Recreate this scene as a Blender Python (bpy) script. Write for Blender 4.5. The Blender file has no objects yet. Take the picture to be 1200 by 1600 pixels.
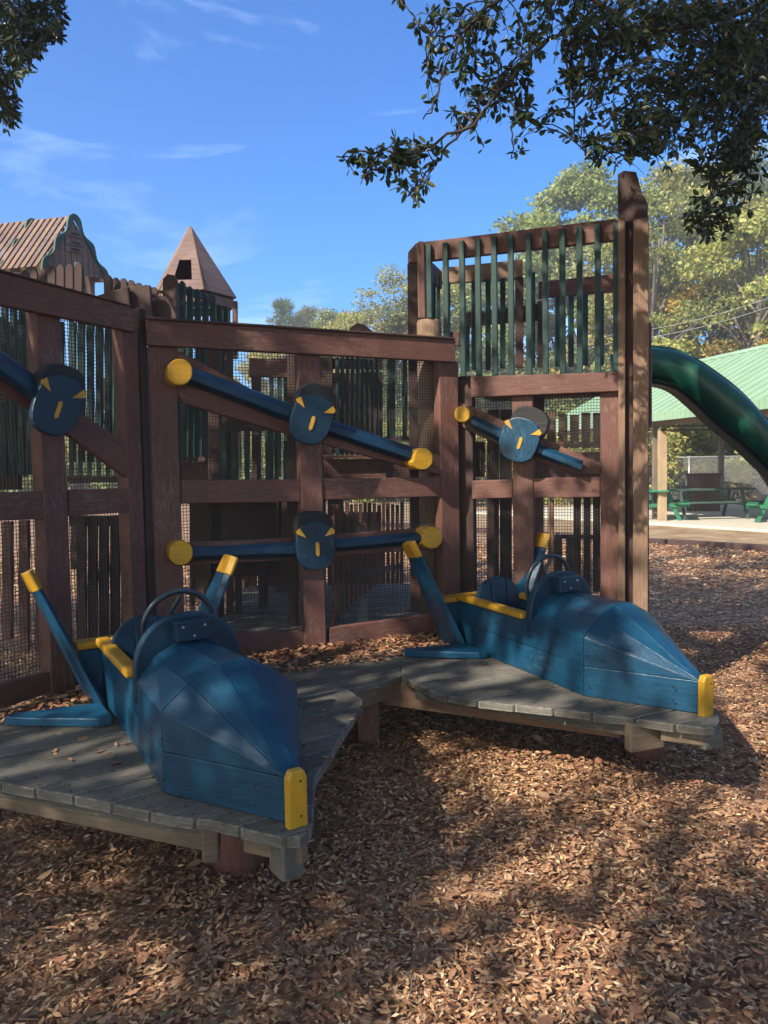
import bpy, math, random
import numpy as np
from mathutils import Vector, Matrix
R = math.radians
random.seed(7)
rng = np.random.default_rng(7)
sc = bpy.context.scene
col = sc.collection

# ------------------------------------------------------------------ camera
CAM_Z, PITCH, ROLL = 1.5, R(3.2), R(1.0)
_r0 = Vector((1, 0, 0)); FW = Vector((0, math.cos(PITCH), -math.sin(PITCH)))
_u0 = Vector((0, math.sin(PITCH), math.cos(PITCH)))
RT = _r0*math.cos(ROLL) - _u0*math.sin(ROLL)
UP = _u0*math.cos(ROLL) + _r0*math.sin(ROLL)
EYE = Vector((0, 0, CAM_Z))
F = 1200.0                                  # focal length in pixels of the 1200 x 1600 photo
cd = bpy.data.cameras.new('camera'); cam = bpy.data.objects.new('camera', cd); col.objects.link(cam)
cd.sensor_fit = 'HORIZONTAL'; cd.sensor_width = 36; cd.lens = 36*F/1200
cd.clip_start = 0.05; cd.clip_end = 2000
m = Matrix.Identity(4)
for i in range(3):
    m[i][0] = RT[i]; m[i][1] = UP[i]; m[i][2] = -FW[i]; m[i][3] = EYE[i]
cam.matrix_world = m
sc.camera = cam

# ------------------------------------------------------------------ sky, sun, exposure
SUN_EL, SUN_AZ = R(38), R(225)              # azimuth from +Y towards +X: the sun stands behind the camera on the left
SUN = Vector((math.sin(SUN_AZ)*math.cos(SUN_EL), math.cos(SUN_AZ)*math.cos(SUN_EL), math.sin(SUN_EL)))
w = bpy.data.worlds.new('World'); sc.world = w; w.use_nodes = True
nt = w.node_tree; nt.nodes.clear()
def N(nt, t, **k):
    n = nt.nodes.new(t)
    for a, b in k.items(): setattr(n, a, b)
    return n
out = N(nt, 'ShaderNodeOutputWorld'); bg = N(nt, 'ShaderNodeBackground')
sky = N(nt, 'ShaderNodeTexSky'); sky.sky_type = 'NISHITA'; sky.sun_disc = False
sky.sun_elevation = SUN_EL; sky.sun_rotation = SUN_AZ; sky.air_density = 1.1; sky.dust_density = 0.4; sky.ozone_density = 2.2
hs = N(nt, 'ShaderNodeHueSaturation'); hs.inputs['Saturation'].default_value = 1.05; hs.inputs['Value'].default_value = 1.0
nt.links.new(sky.outputs[0], hs.inputs['Color'])
tc = N(nt, 'ShaderNodeTexCoord'); mp = N(nt, 'ShaderNodeMapping')
mp.inputs['Rotation'].default_value = (R(10), R(35), R(20)); mp.inputs['Scale'].default_value = (1.1, 2.2, 5.0)
nz = N(nt, 'ShaderNodeTexNoise'); nz.inputs['Scale'].default_value = 1.7; nz.inputs['Detail'].default_value = 9; nz.inputs['Roughness'].default_value = .58; nz.inputs['Distortion'].default_value = .5
cr = N(nt, 'ShaderNodeValToRGB'); cr.color_ramp.elements[0].position = .515; cr.color_ramp.elements[1].position = .80
cr.color_ramp.elements[1].color = (.35, .35, .35, 1)
mx = N(nt, 'ShaderNodeMix'); mx.data_type = 'RGBA'; mx.inputs['B'].default_value = (7.5, 8.3, 9.2, 1)
nt.links.new(tc.outputs['Generated'], mp.inputs[0]); nt.links.new(mp.outputs[0], nz.inputs[0]); nt.links.new(nz.outputs[0], cr.inputs[0])
tint = N(nt, 'ShaderNodeMix'); tint.data_type = 'RGBA'; tint.blend_type = 'MULTIPLY'; tint.inputs['Factor'].default_value = 1; tint.inputs['B'].default_value = (.08, .36, .68, 1)
nt.links.new(hs.outputs[0], tint.inputs['A'])
# deep blue away from the sun, natural and warmer towards it
sdot = N(nt, 'ShaderNodeVectorMath'); sdot.operation = 'DOT_PRODUCT'; sdot.inputs[1].default_value = tuple(SUN)
smap = N(nt, 'ShaderNodeMapRange'); smap.inputs['From Min'].default_value = .05; smap.inputs['From Max'].default_value = .62; smap.inputs['To Min'].default_value = 1; smap.inputs['To Max'].default_value = 0
nt.links.new(sdot.outputs['Value'], smap.inputs['Value']); nt.links.new(smap.outputs[0], tint.inputs['Factor'])
warm = N(nt, 'ShaderNodeMix'); warm.data_type = 'RGBA'; warm.blend_type = 'MULTIPLY'; warm.inputs['B'].default_value = (1.0, .90, .74, 1)
inv = N(nt, 'ShaderNodeMath'); inv.operation = 'SUBTRACT'; inv.inputs[0].default_value = 1; nt.links.new(smap.outputs[0], inv.inputs[1]); nt.links.new(inv.outputs[0], warm.inputs['Factor'])
nt.links.new(tint.outputs['Result'], warm.inputs['A'])
nt.links.new(cr.outputs[0], mx.inputs['Factor']); nt.links.new(warm.outputs['Result'], mx.inputs['A']); nt.links.new(tc.outputs['Generated'], sdot.inputs[0])
nt.links.new(mx.outputs['Result'], bg.inputs[0]); bg.inputs[1].default_value = .10
nt.links.new(bg.outputs[0], out.inputs[0])
sd = bpy.data.lights.new('sun', 'SUN'); sd.energy = 2.6; sd.angle = R(.53); sd.color = (1, .91, .76)
so = bpy.data.objects.new('sun', sd); col.objects.link(so)
so.rotation_euler = SUN.to_track_quat('Z', 'Y').to_euler(); so.location = SUN*30
sc.view_settings.view_transform = 'Standard'; sc.view_settings.look = 'None'; sc.view_settings.gamma = 1
sc.view_settings.exposure = 1.9

# ------------------------------------------------------------------ pixel -> place helpers
def ray(px, py): return (FW*F + RT*(px-600) + UP*(800-py)).normalized()
def gz(px, py, z=0.0):                      # where a sight line meets the level z
    d = ray(px, py); t = (z-CAM_Z)/d.z; return EYE + d*t
def gy(px, py, Y):                          # where it meets the distance Y
    d = ray(px, py); return EYE + d*(Y/d.y)
def proj(p):
    v = p-EYE; f = v.dot(FW)
    return (600+F*v.dot(RT)/f, 800-F*v.dot(UP)/f, f)

class Plane:                                # a vertical plane: O, direction d (left to right), normal n towards the camera
    def __init__(s, O, d):
        s.O = Vector(O); s.d = Vector((d[0], d[1], 0)).normalized(); s.n = Vector((s.d.y, -s.d.x, 0))
    def at(s, px, py, off=0.0):
        r = ray(px, py); o = s.O + s.n*off
        return EYE + r*((o-EYE).dot(s.n)/r.dot(s.n))
    def sz(s, px, py, off=0.0):
        p = s.at(px, py, off); return ((p-s.O).dot(s.d), p.z)
    def P(s, a, z, off=0.0):
        p = s.O + s.d*a + s.n*off; return Vector((p.x, p.y, z))

# ------------------------------------------------------------------ mesh builder
def newell(ps):
    n = Vector((0, 0, 0))
    for i in range(len(ps)):
        a, b = ps[i], ps[(i+1) % len(ps)]
        n += Vector(((a.y-b.y)*(a.z+b.z), (a.z-b.z)*(a.x+b.x), (a.x-b.x)*(a.y+b.y)))
    return n
class MB:
    def __init__(s): s.v = []; s.f = []; s.uv = []; s.sm = []
    def face(s, idx, uvs=None, sm=False):
        s.f.append(idx); s.uv.append(uvs or [(0, 0)]*len(idx)); s.sm.append(sm)
    def prism(s, pts, ext, u=None):          # polygon pts extruded by ext; uv in metres, u along the grain
        pts = [Vector(p) for p in pts]; ext = Vector(ext)
        if newell(pts).dot(ext) > 0: pts = pts[::-1]
        n = len(pts); b = len(s.v)
        if u is None:
            u = max(((pts[(i+1) % n]-pts[i]) for i in range(n)), key=lambda e: e.length)
            if ext.length > u.length: u = ext
        u = Vector(u).normalized(); o = (random.random()*9, random.random()*9)
        s.v += [tuple(p) for p in pts] + [tuple(p+ext) for p in pts]
        def uvf(idx):
            ps = [Vector(s.v[i]) for i in idx]; nn = newell(ps)
            if nn.length < 1e-12: return [(0, 0)]*len(idx)
            nn.normalize(); uu = u - nn*u.dot(nn)
            if uu.length < .15:
                uu = Vector((1, .2, .1)) - nn*Vector((1, .2, .1)).dot(nn)
                uu.normalize(); vv = nn.cross(uu); k = 1
                return [(p.dot(uu)*.2+o[0], p.dot(vv)+o[1]) for p in ps]
            uu.normalize(); vv = nn.cross(uu)
            return [(p.dot(uu)+o[0], p.dot(vv)+o[1]) for p in ps]
        F1 = list(range(b, b+n)); F2 = list(range(b+2*n-1, b+n-1, -1))
        s.face(F1, uvf(F1)); s.face(F2, uvf(F2))
        for i in range(n):
            j = (i+1) % n; q = [b+i, b+n+i, b+n+j, b+j]; s.face(q, uvf(q))
    def box(s, c, x, y, z, u=None):          # centre and three full edge vectors
        c, x, y, z = map(Vector, (c, x, y, z)); o = c-x/2-y/2-z/2
        s.prism([o, o+x, o+x+y, o+y], z, u)
    def abox(s, lo, hi):
        lo = Vector(lo); hi = Vector(hi); d = hi-lo
        s.box((lo+hi)/2, (d.x, 0, 0), (0, d.y, 0), (0, 0, d.z))
    def bar(s, a, b, w, t, side=Vector((0, 0, 1))):   # bar from a to b, w along side, t across
        a, b = Vector(a), Vector(b); d = b-a; side = Vector(side); dn = d.normalized()
        side = (side - dn*side.dot(dn)).normalized(); o = dn.cross(side)
        s.box((a+b)/2, d, side*w, o*t, d)
    def tube(s, pts, rad, k=8, cap=True, sm=True):
        pts = [Vector(p) for p in pts]; n = len(pts); b = len(s.v)
        rad = rad if isinstance(rad, (list, tuple)) else [rad]*n
        prev = None; L = 0; ls = []
        for i, p in enumerate(pts):
            t = (pts[min(i+1, n-1)]-pts[max(i-1, 0)]).normalized()
            if prev is None: a = t.orthogonal().normalized()
            else: a = (prev - t*prev.dot(t)); a = a.normalized() if a.length > 1e-6 else t.orthogonal().normalized()
            prev = a; c = t.cross(a)
            if i: L += (p-pts[i-1]).length
            ls.append(L)
            for q in range(k):
                an = 2*math.pi*q/k; s.v.append(tuple(p+(a*math.cos(an)+c*math.sin(an))*rad[i]))
        for i in range(n-1):
            for q in range(k):
                r = (q+1) % k; C = 2*math.pi*rad[i]
                s.face([b+i*k+q, b+i*k+r, b+(i+1)*k+r, b+(i+1)*k+q], [(ls[i], C*q/k), (ls[i], C*(q+1)/k), (ls[i+1], C*(q+1)/k), (ls[i+1], C*q/k)], sm)
        if cap:
            s.face(list(range(b+k-1, b-1, -1)), [(0, 0)]*k); s.face(list(range(b+(n-1)*k, b+n*k)), [(0, 0)]*k)
    def torus(s, c, ax, up, R_, r, n=36, k=8, a0=0, a1=2*math.pi):
        ax = Vector(ax).normalized(); up = Vector(up); up = (up-ax*up.dot(ax)).normalized(); sd_ = ax.cross(up)
        b = len(s.v); full = abs(a1-a0-2*math.pi) < 1e-6; m_ = n if full else n+1
        for i in range(m_):
            a = a0+(a1-a0)*i/n; d = up*math.cos(a)+sd_*math.sin(a)
            for q in range(k):
                t = 2*math.pi*q/k; s.v.append(tuple(Vector(c)+d*(R_+r*math.cos(t))+ax*r*math.sin(t)))
        for i in range(n):
            j = (i+1) % m_
            for q in range(k):
                r_ = (q+1) % k; s.face([b+i*k+q, b+j*k+q, b+j*k+r_, b+i*k+r_], None, True)
    def build(s, name, mat, parent=None, bevel=0, label=None, seg=2):
        me = bpy.data.meshes.new(name); me.from_pydata(s.v, [], s.f)
        ul = me.uv_layers.new(name='UVMap'); ul.data.foreach_set('uv', [c for fu in s.uv for p in fu for c in p])
        me.polygons.foreach_set('use_smooth', s.sm)
        me.materials.append(mat); me.update()
        o = bpy.data.objects.new(name, me); col.objects.link(o)
        if parent: o.parent = parent
        if label: o['label'] = label
        if bevel:
            b = o.modifiers.new('bevel', 'BEVEL'); b.width = bevel; b.segments = seg; b.limit_method = 'ANGLE'; b.angle_limit = R(35)
        return o
def np_mesh(name, V, Q, mat, parent=None, k=4):   # V (n,3), Q (m,k)
    me = bpy.data.meshes.new(name); me.vertices.add(len(V)); me.vertices.foreach_set('co', np.asarray(V, np.float32).ravel())
    me.loops.add(Q.size); me.loops.foreach_set('vertex_index', Q.astype(np.int32).ravel())
    me.polygons.add(len(Q)); me.polygons.foreach_set('loop_start', np.arange(len(Q), dtype=np.int32)*k)
    try: me.polygons.foreach_set('loop_total', np.full(len(Q), k, np.int32))
    except Exception: pass
    me.materials.append(mat); me.update(calc_edges=True); me.validate()
    o = bpy.data.objects.new(name, me); col.objects.link(o)
    if parent: o.parent = parent
    return o
def tag(o, label=None, cat=None, group=None, kind=None):
    for k, v in (('label', label), ('category', cat), ('group', group), ('kind', kind)):
        if v: o[k] = v
    return o
def thing(name, label, cat, loc=(0, 0, 0), rz=0, group=None):
    o = bpy.data.objects.new(name, None); col.objects.link(o); o.empty_display_size = .1
    o.location = loc; o.rotation_euler = (0, 0, rz); return tag(o, label, cat, group)
def settle(root):                            # parts were built in world coordinates: keep them there under a moved root
    root_inv = Matrix.LocRotScale(root.location, root.rotation_euler, None).inverted()
    for o in list(bpy.data.objects):
        if o.parent is root: o.matrix_parent_inverse = root_inv
def copy_tree(o, parent=None):
    c = o.copy(); col.objects.link(c); c.parent = parent
    for ch in [x for x in bpy.data.objects if x.parent is o]: copy_tree(ch, c)
    return c

# ------------------------------------------------------------------ materials
def mat(name):
    m = bpy.data.materials.new(name); m.use_nodes = True; t = m.node_tree
    return m, t, t.nodes['Principled BSDF']
def noise(t, vec, scale, detail=5, rough=.55, dist=0, mapscale=None):
    if mapscale:
        mpn = N(t, 'ShaderNodeMapping'); mpn.inputs['Scale'].default_value = mapscale; t.links.new(vec, mpn.inputs[0]); vec = mpn.outputs[0]
    n = N(t, 'ShaderNodeTexNoise'); n.inputs['Scale'].default_value = scale; n.inputs['Detail'].default_value = detail
    n.inputs['Roughness'].default_value = rough; n.inputs['Distortion'].default_value = dist
    t.links.new(vec, n.inputs[0]); return n.outputs[0]
def ramp(t, fac, stops):
    r = N(t, 'ShaderNodeValToRGB'); e = r.color_ramp.elements
    while len(e) < len(stops): e.new(.5)
    for i, (p, c) in enumerate(stops):
        e[i].position = p; e[i].color = (*c, 1) if len(c) == 3 else c
    t.links.new(fac, r.inputs[0]); return r.outputs[0]
def mixc(t, fac, a, b, bt='MIX'):
    x = N(t, 'ShaderNodeMix'); x.data_type = 'RGBA'; x.blend_type = bt
    for inp, v in (('Factor', fac), ('A', a), ('B', b)):
        if hasattr(v, 'links') or hasattr(v, 'is_linked'): t.links.new(v, x.inputs[inp])
        else: x.inputs[inp].default_value = v if inp == 'Factor' else (*v, 1)
    return x.outputs['Result']
def bump(t, b, h, strength=.3, dist=.01):
    n = N(t, 'ShaderNodeBump'); n.inputs['Strength'].default_value = strength; n.inputs['Distance'].default_value = dist
    t.links.new(h, n.inputs['Height']); t.links.new(n.outputs[0], b.inputs['Normal'])
def g3(*v): return (v[0], v[0], v[0]) if len(v) == 1 else v
def wood(name, c1, c2, wear=None, wear_pos=(.56, .68), rough=.7, grain=.5, var=.25, bstr=.35, edge=None, er=.012):
    m, t, b = mat(name)
    tcn = N(t, 'ShaderNodeTexCoord'); uv = tcn.outputs['UV']; ge = N(t, 'ShaderNodeNewGeometry')
    gr = noise(t, uv, 7, 7, .6, .6, (1.2, 14, 1))
    gr2 = noise(t, uv, 60, 4, .6, 0, (.6, 6, 1))
    c = ramp(t, gr, [(.3, c1), (.7, c2)])
    c = mixc(t, grain*.6, c, ramp(t, gr2, [(.3, g3(.35)), (.65, g3(1.0))]), 'MULTIPLY')
    big = noise(t, tcn.outputs['Object'], 2.1, 5, .6)
    c = mixc(t, .8, c, ramp(t, big, [(.3, g3(.62)), (.7, g3(1.2))]), 'MULTIPLY')
    c = mixc(t, 1.0, c, ramp(t, ge.outputs['Random Per Island'], [(0, g3(1-var)), (1, g3(1+var))]), 'MULTIPLY')
    if wear:
        wn = noise(t, uv, 16, 9, .75, .3, (1, 3.2, 1)); wm = noise(t, tcn.outputs['Object'], 2.6, 3, .5)
        wsum = N(t, 'ShaderNodeMath'); wsum.operation = 'MULTIPLY_ADD'; t.links.new(wm, wsum.inputs[0]); wsum.inputs[1].default_value = .5; t.links.new(wn, wsum.inputs[2])
        f = ramp(t, wsum.outputs[0], [(wear_pos[0]+.22, g3(0)), (wear_pos[1]+.24, g3(.45))])
        c = mixc(t, f, c, wear)
    if edge:                                  # paint rubbed off along the edges
        bv = N(t, 'ShaderNodeBevel'); bv.samples = 4; bv.inputs['Radius'].default_value = er
        dt = N(t, 'ShaderNodeVectorMath'); dt.operation = 'DOT_PRODUCT'; t.links.new(bv.outputs[0], dt.inputs[0]); t.links.new(ge.outputs['Normal'], dt.inputs[1])
        em = ramp(t, dt.outputs['Value'], [(.80, g3(1)), (.985, g3(0))]); en = ramp(t, noise(t, tcn.outputs['Object'], 30, 6, .7), [(.44, g3(0)), (.58, g3(.8))])
        mm = N(t, 'ShaderNodeMath'); mm.operation = 'MULTIPLY'; t.links.new(em, mm.inputs[0]); t.links.new(en, mm.inputs[1])
        c = mixc(t, mm.outputs[0], c, edge)
    t.links.new(c, b.inputs['Base Color']); b.inputs['Roughness'].default_value = rough
    b.inputs['Specular IOR Level'].default_value = .35
    bump(t, b, gr2 if grain > .3 else gr, bstr, .003)
    return m
M = {}
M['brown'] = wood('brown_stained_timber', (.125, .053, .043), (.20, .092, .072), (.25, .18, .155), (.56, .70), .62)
M['brown_light'] = wood('sunlit_brown_timber', (.20, .115, .075), (.31, .19, .125), (.36, .27, .2), (.6, .75), .7)  # lighter copy of the brown: sunlight on posts and pickets put into the colour
M['brown_dark'] = wood('dark_shaded_brown_timber', (.055, .030, .026), (.095, .052, .044), (.15, .11, .1), (.64, .76), .7)  # darker copy of the brown, also standing in for shade inside the castle
M['green'] = wood('green_painted_slat', (.008, .034, .030), (.018, .062, .054), (.07, .09, .085), (.64, .74), .5, .35)
M['trim'] = wood('dull_green_trim', (.025, .075, .06), (.05, .12, .10), None, (.6, .7), .6)
M['teal'] = wood('pale_green_trim', (.05, .16, .14), (.09, .24, .20), None, (.6, .7), .55)
M['deck'] = wood('weathered_grey_deck_timber', (.105, .094, .080), (.195, .178, .155), (.30, .29, .26), (.60, .76), .8, .9, .30, .7, edge=(.42, .40, .36), er=.014)
M['joist'] = wood('raw_joist_timber', (.17, .125, .085), (.27, .20, .14), (.12, .09, .07), (.62, .72), .8, .6)
M['pale_post'] = wood('pale_pine_post', (.38, .27, .16), (.52, .38, .24), (.3, .2, .12), (.66, .76), .75)
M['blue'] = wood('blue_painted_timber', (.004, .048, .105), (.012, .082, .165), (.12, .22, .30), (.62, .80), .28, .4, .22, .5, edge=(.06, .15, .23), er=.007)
M['blade'] = wood('shaded_blade_blue', (.005, .030, .070), (.010, .050, .105), (.14, .20, .27), (.64, .80), .4, .4, .1, .4)  # darker copy of the blue, with the shade on the blades put into it
M['blue_dark'] = wood('dark_shaded_blue_timber', (.005, .022, .045), (.009, .036, .07), (.09, .13, .17), (.64, .78), .42, .3, .1, .3)  # dark blue; on the wall hubs it stands in for shade
M['yellow'] = wood('yellow_painted_timber', (.50, .255, .012), (.62, .34, .025), (.30, .22, .13), (.58, .72), .45, .4, .10, edge=(.25, .19, .12), er=.008)
M['redwood'] = wood('purple_brown_roof_boards', (.15, .095, .085), (.23, .15, .135), (.30, .24, .22), (.6, .72), .7)
M['rubber'] = wood('black_rubber_cap', (.012, .012, .014), (.03, .03, .033), (.2, .2, .2), (.66, .78), .6, .2)
M['table_green'] = wood('green_bench_paint', (.02, .15, .075), (.035, .22, .11), None, (.6, .7), .5, .3)
M['table_dark'] = wood('dull_green_bench_paint', (.05, .085, .07), (.075, .12, .10), None, (.6, .7), .6, .3)
M['bin'] = wood('brown_bin_boards', (.075, .04, .032), (.11, .06, .05), None, (.6, .7), .7)

def flat(name, c, rough=.5, metal=0, nscale=8, amp=.2, spec=.5):
    m, t, b = mat(name); tcn = N(t, 'ShaderNodeTexCoord')
    n = noise(t, tcn.outputs['Object'], nscale, 5, .6)
    t.links.new(ramp(t, n, [(.3, tuple(x*(1-amp) for x in c)), (.7, tuple(x*(1+amp) for x in c))]), b.inputs['Base Color'])
    b.inputs['Roughness'].default_value = rough; b.inputs['Metallic'].default_value = metal; b.inputs['Specular IOR Level'].default_value = spec
    return m
M['wire'] = flat('dark_wire', (.05, .045, .042), .6, .3)
M['steel'] = flat('galvanised_steel', (.42, .43, .44), .45, .7)
M['truss'] = flat('dark_steel_truss', (.07, .06, .055), .6)
M['screw'] = flat('screw_steel', (.5, .5, .5), .35, .9)
M['wheel'] = flat('dark_plastic_steering_wheel', (.016, .028, .042), .3, 0, 20, .3)
M['slide'] = flat('green_moulded_plastic', (.004, .060, .042), .42, 0, 3, .3)
M['slide_rim'] = flat('dark_green_plastic_rim', (.006, .035, .028), .4)
M['shade_fill'] = flat('dark_shade_fill', (.006, .018, .03), .8)  # near-black colour standing in for shade behind seams and in holes

def roof_metal():
    m, t, b = mat('pale_green_metal_roof'); b.inputs['Roughness'].default_value = .42; b.inputs['Metallic'].default_value = .0
    tcn = N(t, 'ShaderNodeTexCoord'); n = noise(t, tcn.outputs['Object'], 1.2, 4)
    t.links.new(ramp(t, n, [(.3, (.21, .32, .21)), (.7, (.27, .39, .265))]), b.inputs['Base Color']); return m
M['roof'] = roof_metal()
M['ceiling'] = flat('white_ribbed_ceiling', (.55, .55, .52), .6)
M['concrete'] = flat('pale_concrete', (.50, .46, .38), .85, 0, 6, .12)

def leafmat(name, stops, trans=.35, rough=.55):
    m, t, b = mat(name); ge = N(t, 'ShaderNodeNewGeometry'); tcn = N(t, 'ShaderNodeTexCoord'); oi = N(t, 'ShaderNodeObjectInfo')
    c = ramp(t, ge.outputs['Random Per Island'], stops)
    big = noise(t, tcn.outputs['Object'], .55, 3)
    c = mixc(t, .7, c, ramp(t, big, [(.32, g3(.7)), (.68, g3(1.25))]), 'MULTIPLY')
    c = mixc(t, 1, c, ramp(t, oi.outputs['Random'], [(0, (.85, 1, .9)), (.5, (1, 1, 1)), (1, (1.3, 1.08, .8))]), 'MULTIPLY')
    tr = N(t, 'ShaderNodeBsdfTranslucent'); ms = N(t, 'ShaderNodeMixShader'); ms.inputs[0].default_value = trans
    t.links.new(c, b.inputs['Base Color']); t.links.new(c, tr.inputs[0]); b.inputs['Roughness'].default_value = rough
    o = t.nodes['Material Output']; t.links.new(b.outputs[0], ms.inputs[1]); t.links.new(tr.outputs[0], ms.inputs[2]); t.links.new(ms.outputs[0], o.inputs[0])
    return m
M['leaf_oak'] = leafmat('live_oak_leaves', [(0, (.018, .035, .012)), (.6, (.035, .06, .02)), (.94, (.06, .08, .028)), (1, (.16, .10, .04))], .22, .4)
M['leaf_shade'] = leafmat('dense_oak_leaves', [(0, (.10, .10, .045)), (1, (.16, .14, .065))], .4)  # paler and more translucent than real oak leaves, to brighten the shade below
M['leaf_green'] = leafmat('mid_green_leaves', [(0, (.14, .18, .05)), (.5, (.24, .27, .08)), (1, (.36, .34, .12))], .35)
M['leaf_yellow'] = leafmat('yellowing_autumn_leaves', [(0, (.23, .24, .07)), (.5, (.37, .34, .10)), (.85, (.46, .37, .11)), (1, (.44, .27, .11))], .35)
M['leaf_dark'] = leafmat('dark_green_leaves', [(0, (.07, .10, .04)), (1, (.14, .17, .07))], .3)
M['leaf_pine'] = leafmat('pine_needles', [(0, (.09, .13, .06)), (1, (.17, .21, .10))], .25)
M['bark'] = wood('grey_brown_bark', (.10, .08, .065), (.20, .165, .135), None, (.6, .7), .9, .8)
M['twig'] = wood('dark_twig_bark', (.045, .037, .032), (.08, .065, .055), None, (.6, .7), .9, .5)
def chipmat(name, stops):
    m, t, b = mat(name); ge = N(t, 'ShaderNodeNewGeometry'); tcn = N(t, 'ShaderNodeTexCoord')
    c = ramp(t, ge.outputs['Random Per Island'], stops)
    n = noise(t, tcn.outputs['Object'], 90, 4); c = mixc(t, .6, c, ramp(t, n, [(.3, g3(.6)), (.7, g3(1.25))]), 'MULTIPLY')
    t.links.new(c, b.inputs['Base Color']); b.inputs['Roughness'].default_value = .8; b.inputs['Specular IOR Level'].default_value = .3; return m
M['chips'] = chipmat('wood_chip_mulch', [(0, (.15, .065, .032)), (.3, (.32, .155, .078)), (.6, (.48, .265, .14)), (.85, (.62, .39, .22)), (1, (.74, .54, .34))])
M['dry_leaf'] = chipmat('dry_fallen_leaves', [(0, (.15, .065, .038)), (.35, (.27, .125, .072)), (.7, (.38, .20, .115)), (.985, (.46, .28, .16)), (.988, (.15, .18, .08)), (1, (.12, .18, .08))])

def ground_mat():
    m, t, b = mat('mulch_floor'); tcn = N(t, 'ShaderNodeTexCoord'); ob = tcn.outputs['Object']
    vo = N(t, 'ShaderNodeTexVoronoi'); vo.inputs['Scale'].default_value = 34; vo.inputs['Randomness'].default_value = 1
    mpn = N(t, 'ShaderNodeMapping'); mpn.inputs['Scale'].default_value = (1, .8, 1); t.links.new(ob, mpn.inputs[0]); t.links.new(mpn.outputs[0], vo.inputs[0])
    sep = N(t, 'ShaderNodeSeparateColor'); t.links.new(vo.outputs['Color'], sep.inputs[0])
    c = ramp(t, sep.outputs[0], [(0, (.10, .05, .030)), (.4, (.21, .12, .075)), (.75, (.33, .20, .13)), (1, (.46, .31, .21))])
    n = noise(t, ob, .7, 4); c = mixc(t, .6, c, ramp(t, n, [(.3, g3(.7)), (.7, g3(1.3))]), 'MULTIPLY')
    t.links.new(c, b.inputs['Base Color']); b.inputs['Roughness'].default_value = .9; b.inputs['Specular IOR Level'].default_value = .2
    bump(t, b, sep.outputs[1], .9, .02); return m
M['ground'] = ground_mat()
def straw_mat():
    m, t, b = mat('sandy_pine_straw'); tcn = N(t, 'ShaderNodeTexCoord'); ob = tcn.outputs['Object']
    n = noise(t, ob, 1.6, 8, .65); n2 = noise(t, ob, 40, 6, .7)
    c = ramp(t, n, [(.3, (.20, .11, .055)), (.5, (.30, .20, .115)), (.7, (.42, .33, .21))])
    c = mixc(t, .7, c, ramp(t, n2, [(.3, g3(.55)), (.7, g3(1.25))]), 'MULTIPLY')
    t.links.new(c, b.inputs['Base Color']); b.inputs['Roughness'].default_value = .95; bump(t, b, n2, .7, .03); return m
M['straw'] = straw_mat()
exec_stage = None
del exec_stage
# ------------------------------------------------------------------ ground
b = MB(); b.v = [(-160, -60, 0), (160, -60, 0), (160, 300, 0), (-160, 300, 0)]; b.face([0, 1, 2, 3])
tag(b.build('ground', M['ground']), kind='structure')
E1, E2 = gz(1014, 850), gz(1210, 863); ED = (E2-E1).normalized()
e0, e1 = E1-ED*14, E2+ED*12
back = Vector((-ED.y, ED.x, 0))
b = MB(); q = [e0, e1, e1+back*90, e0+back*90-ED*60]; b.v = [(p.x, p.y, .004) for p in q]; b.face([0, 1, 2, 3])
tag(b.build('pine_straw_ground', M['straw']), kind='structure')
b = MB()
L_ = (e1-e0).length; k = 0
while k < L_:
    a = e0+ED*k; c = e0+ED*min(L_, k+2.35); b.bar(a+Vector((0, 0, .05)), c+Vector((0, 0, .05+random.uniform(-.01, .01))), .13, .14); k += 2.4
tag(b.build('landscape_timber_edging', M['brown_dark'], bevel=.012), 'dark low timber edging between the wood chips and the tan straw ground', 'edging')
S1, S2 = gz(1014, 821), gz(1200, 833); SDr = (S2-S1).normalized(); SI = Vector((-SDr.y, SDr.x, 0))
b = MB(); q = [S1-SDr*7, S1+SDr*9, S1+SDr*9+SI*9.5, S1-SDr*7+SI*9.5]; b.prism([(p.x, p.y, .0) for p in q], (0, 0, .07))
tag(b.build('concrete_slab', M['concrete'], bevel=.02), kind='structure')

# ------------------------------------------------------------------ walls of the playground castle
mid = gz(495, 1013, .4)
PC = Plane(mid, (1, .44)); PT_O = PC.P(PC.sz(716, 700)[0]+.0, 0)
PT = Plane(PT_O+Vector((.0, .02, 0)), (1, -.364))
PL_O = PC.P(PC.sz(236, 700)[0], 0)
PL = Plane(PL_O, (1, 1.62))
def post(pl, mb, x0, x1, yref, ytop=None, z0=.4, z1=None, off=0, th=.09):
    s0, _ = pl.sz(x0, yref, off); s1, _ = pl.sz(x1, yref, off)
    if z1 is None: z1 = pl.sz((x0+x1)/2, ytop, off)[1]
    mb.prism([pl.P(s0, z0, off), pl.P(s1, z0, off), pl.P(s1, z1, off), pl.P(s0, z1, off)], -pl.n*th, (0, 0, 1))
def quad(pl, mb, pts, off=0, th=.04):
    mb.prism([pl.at(x, y, off) for x, y in pts], -pl.n*th)
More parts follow.
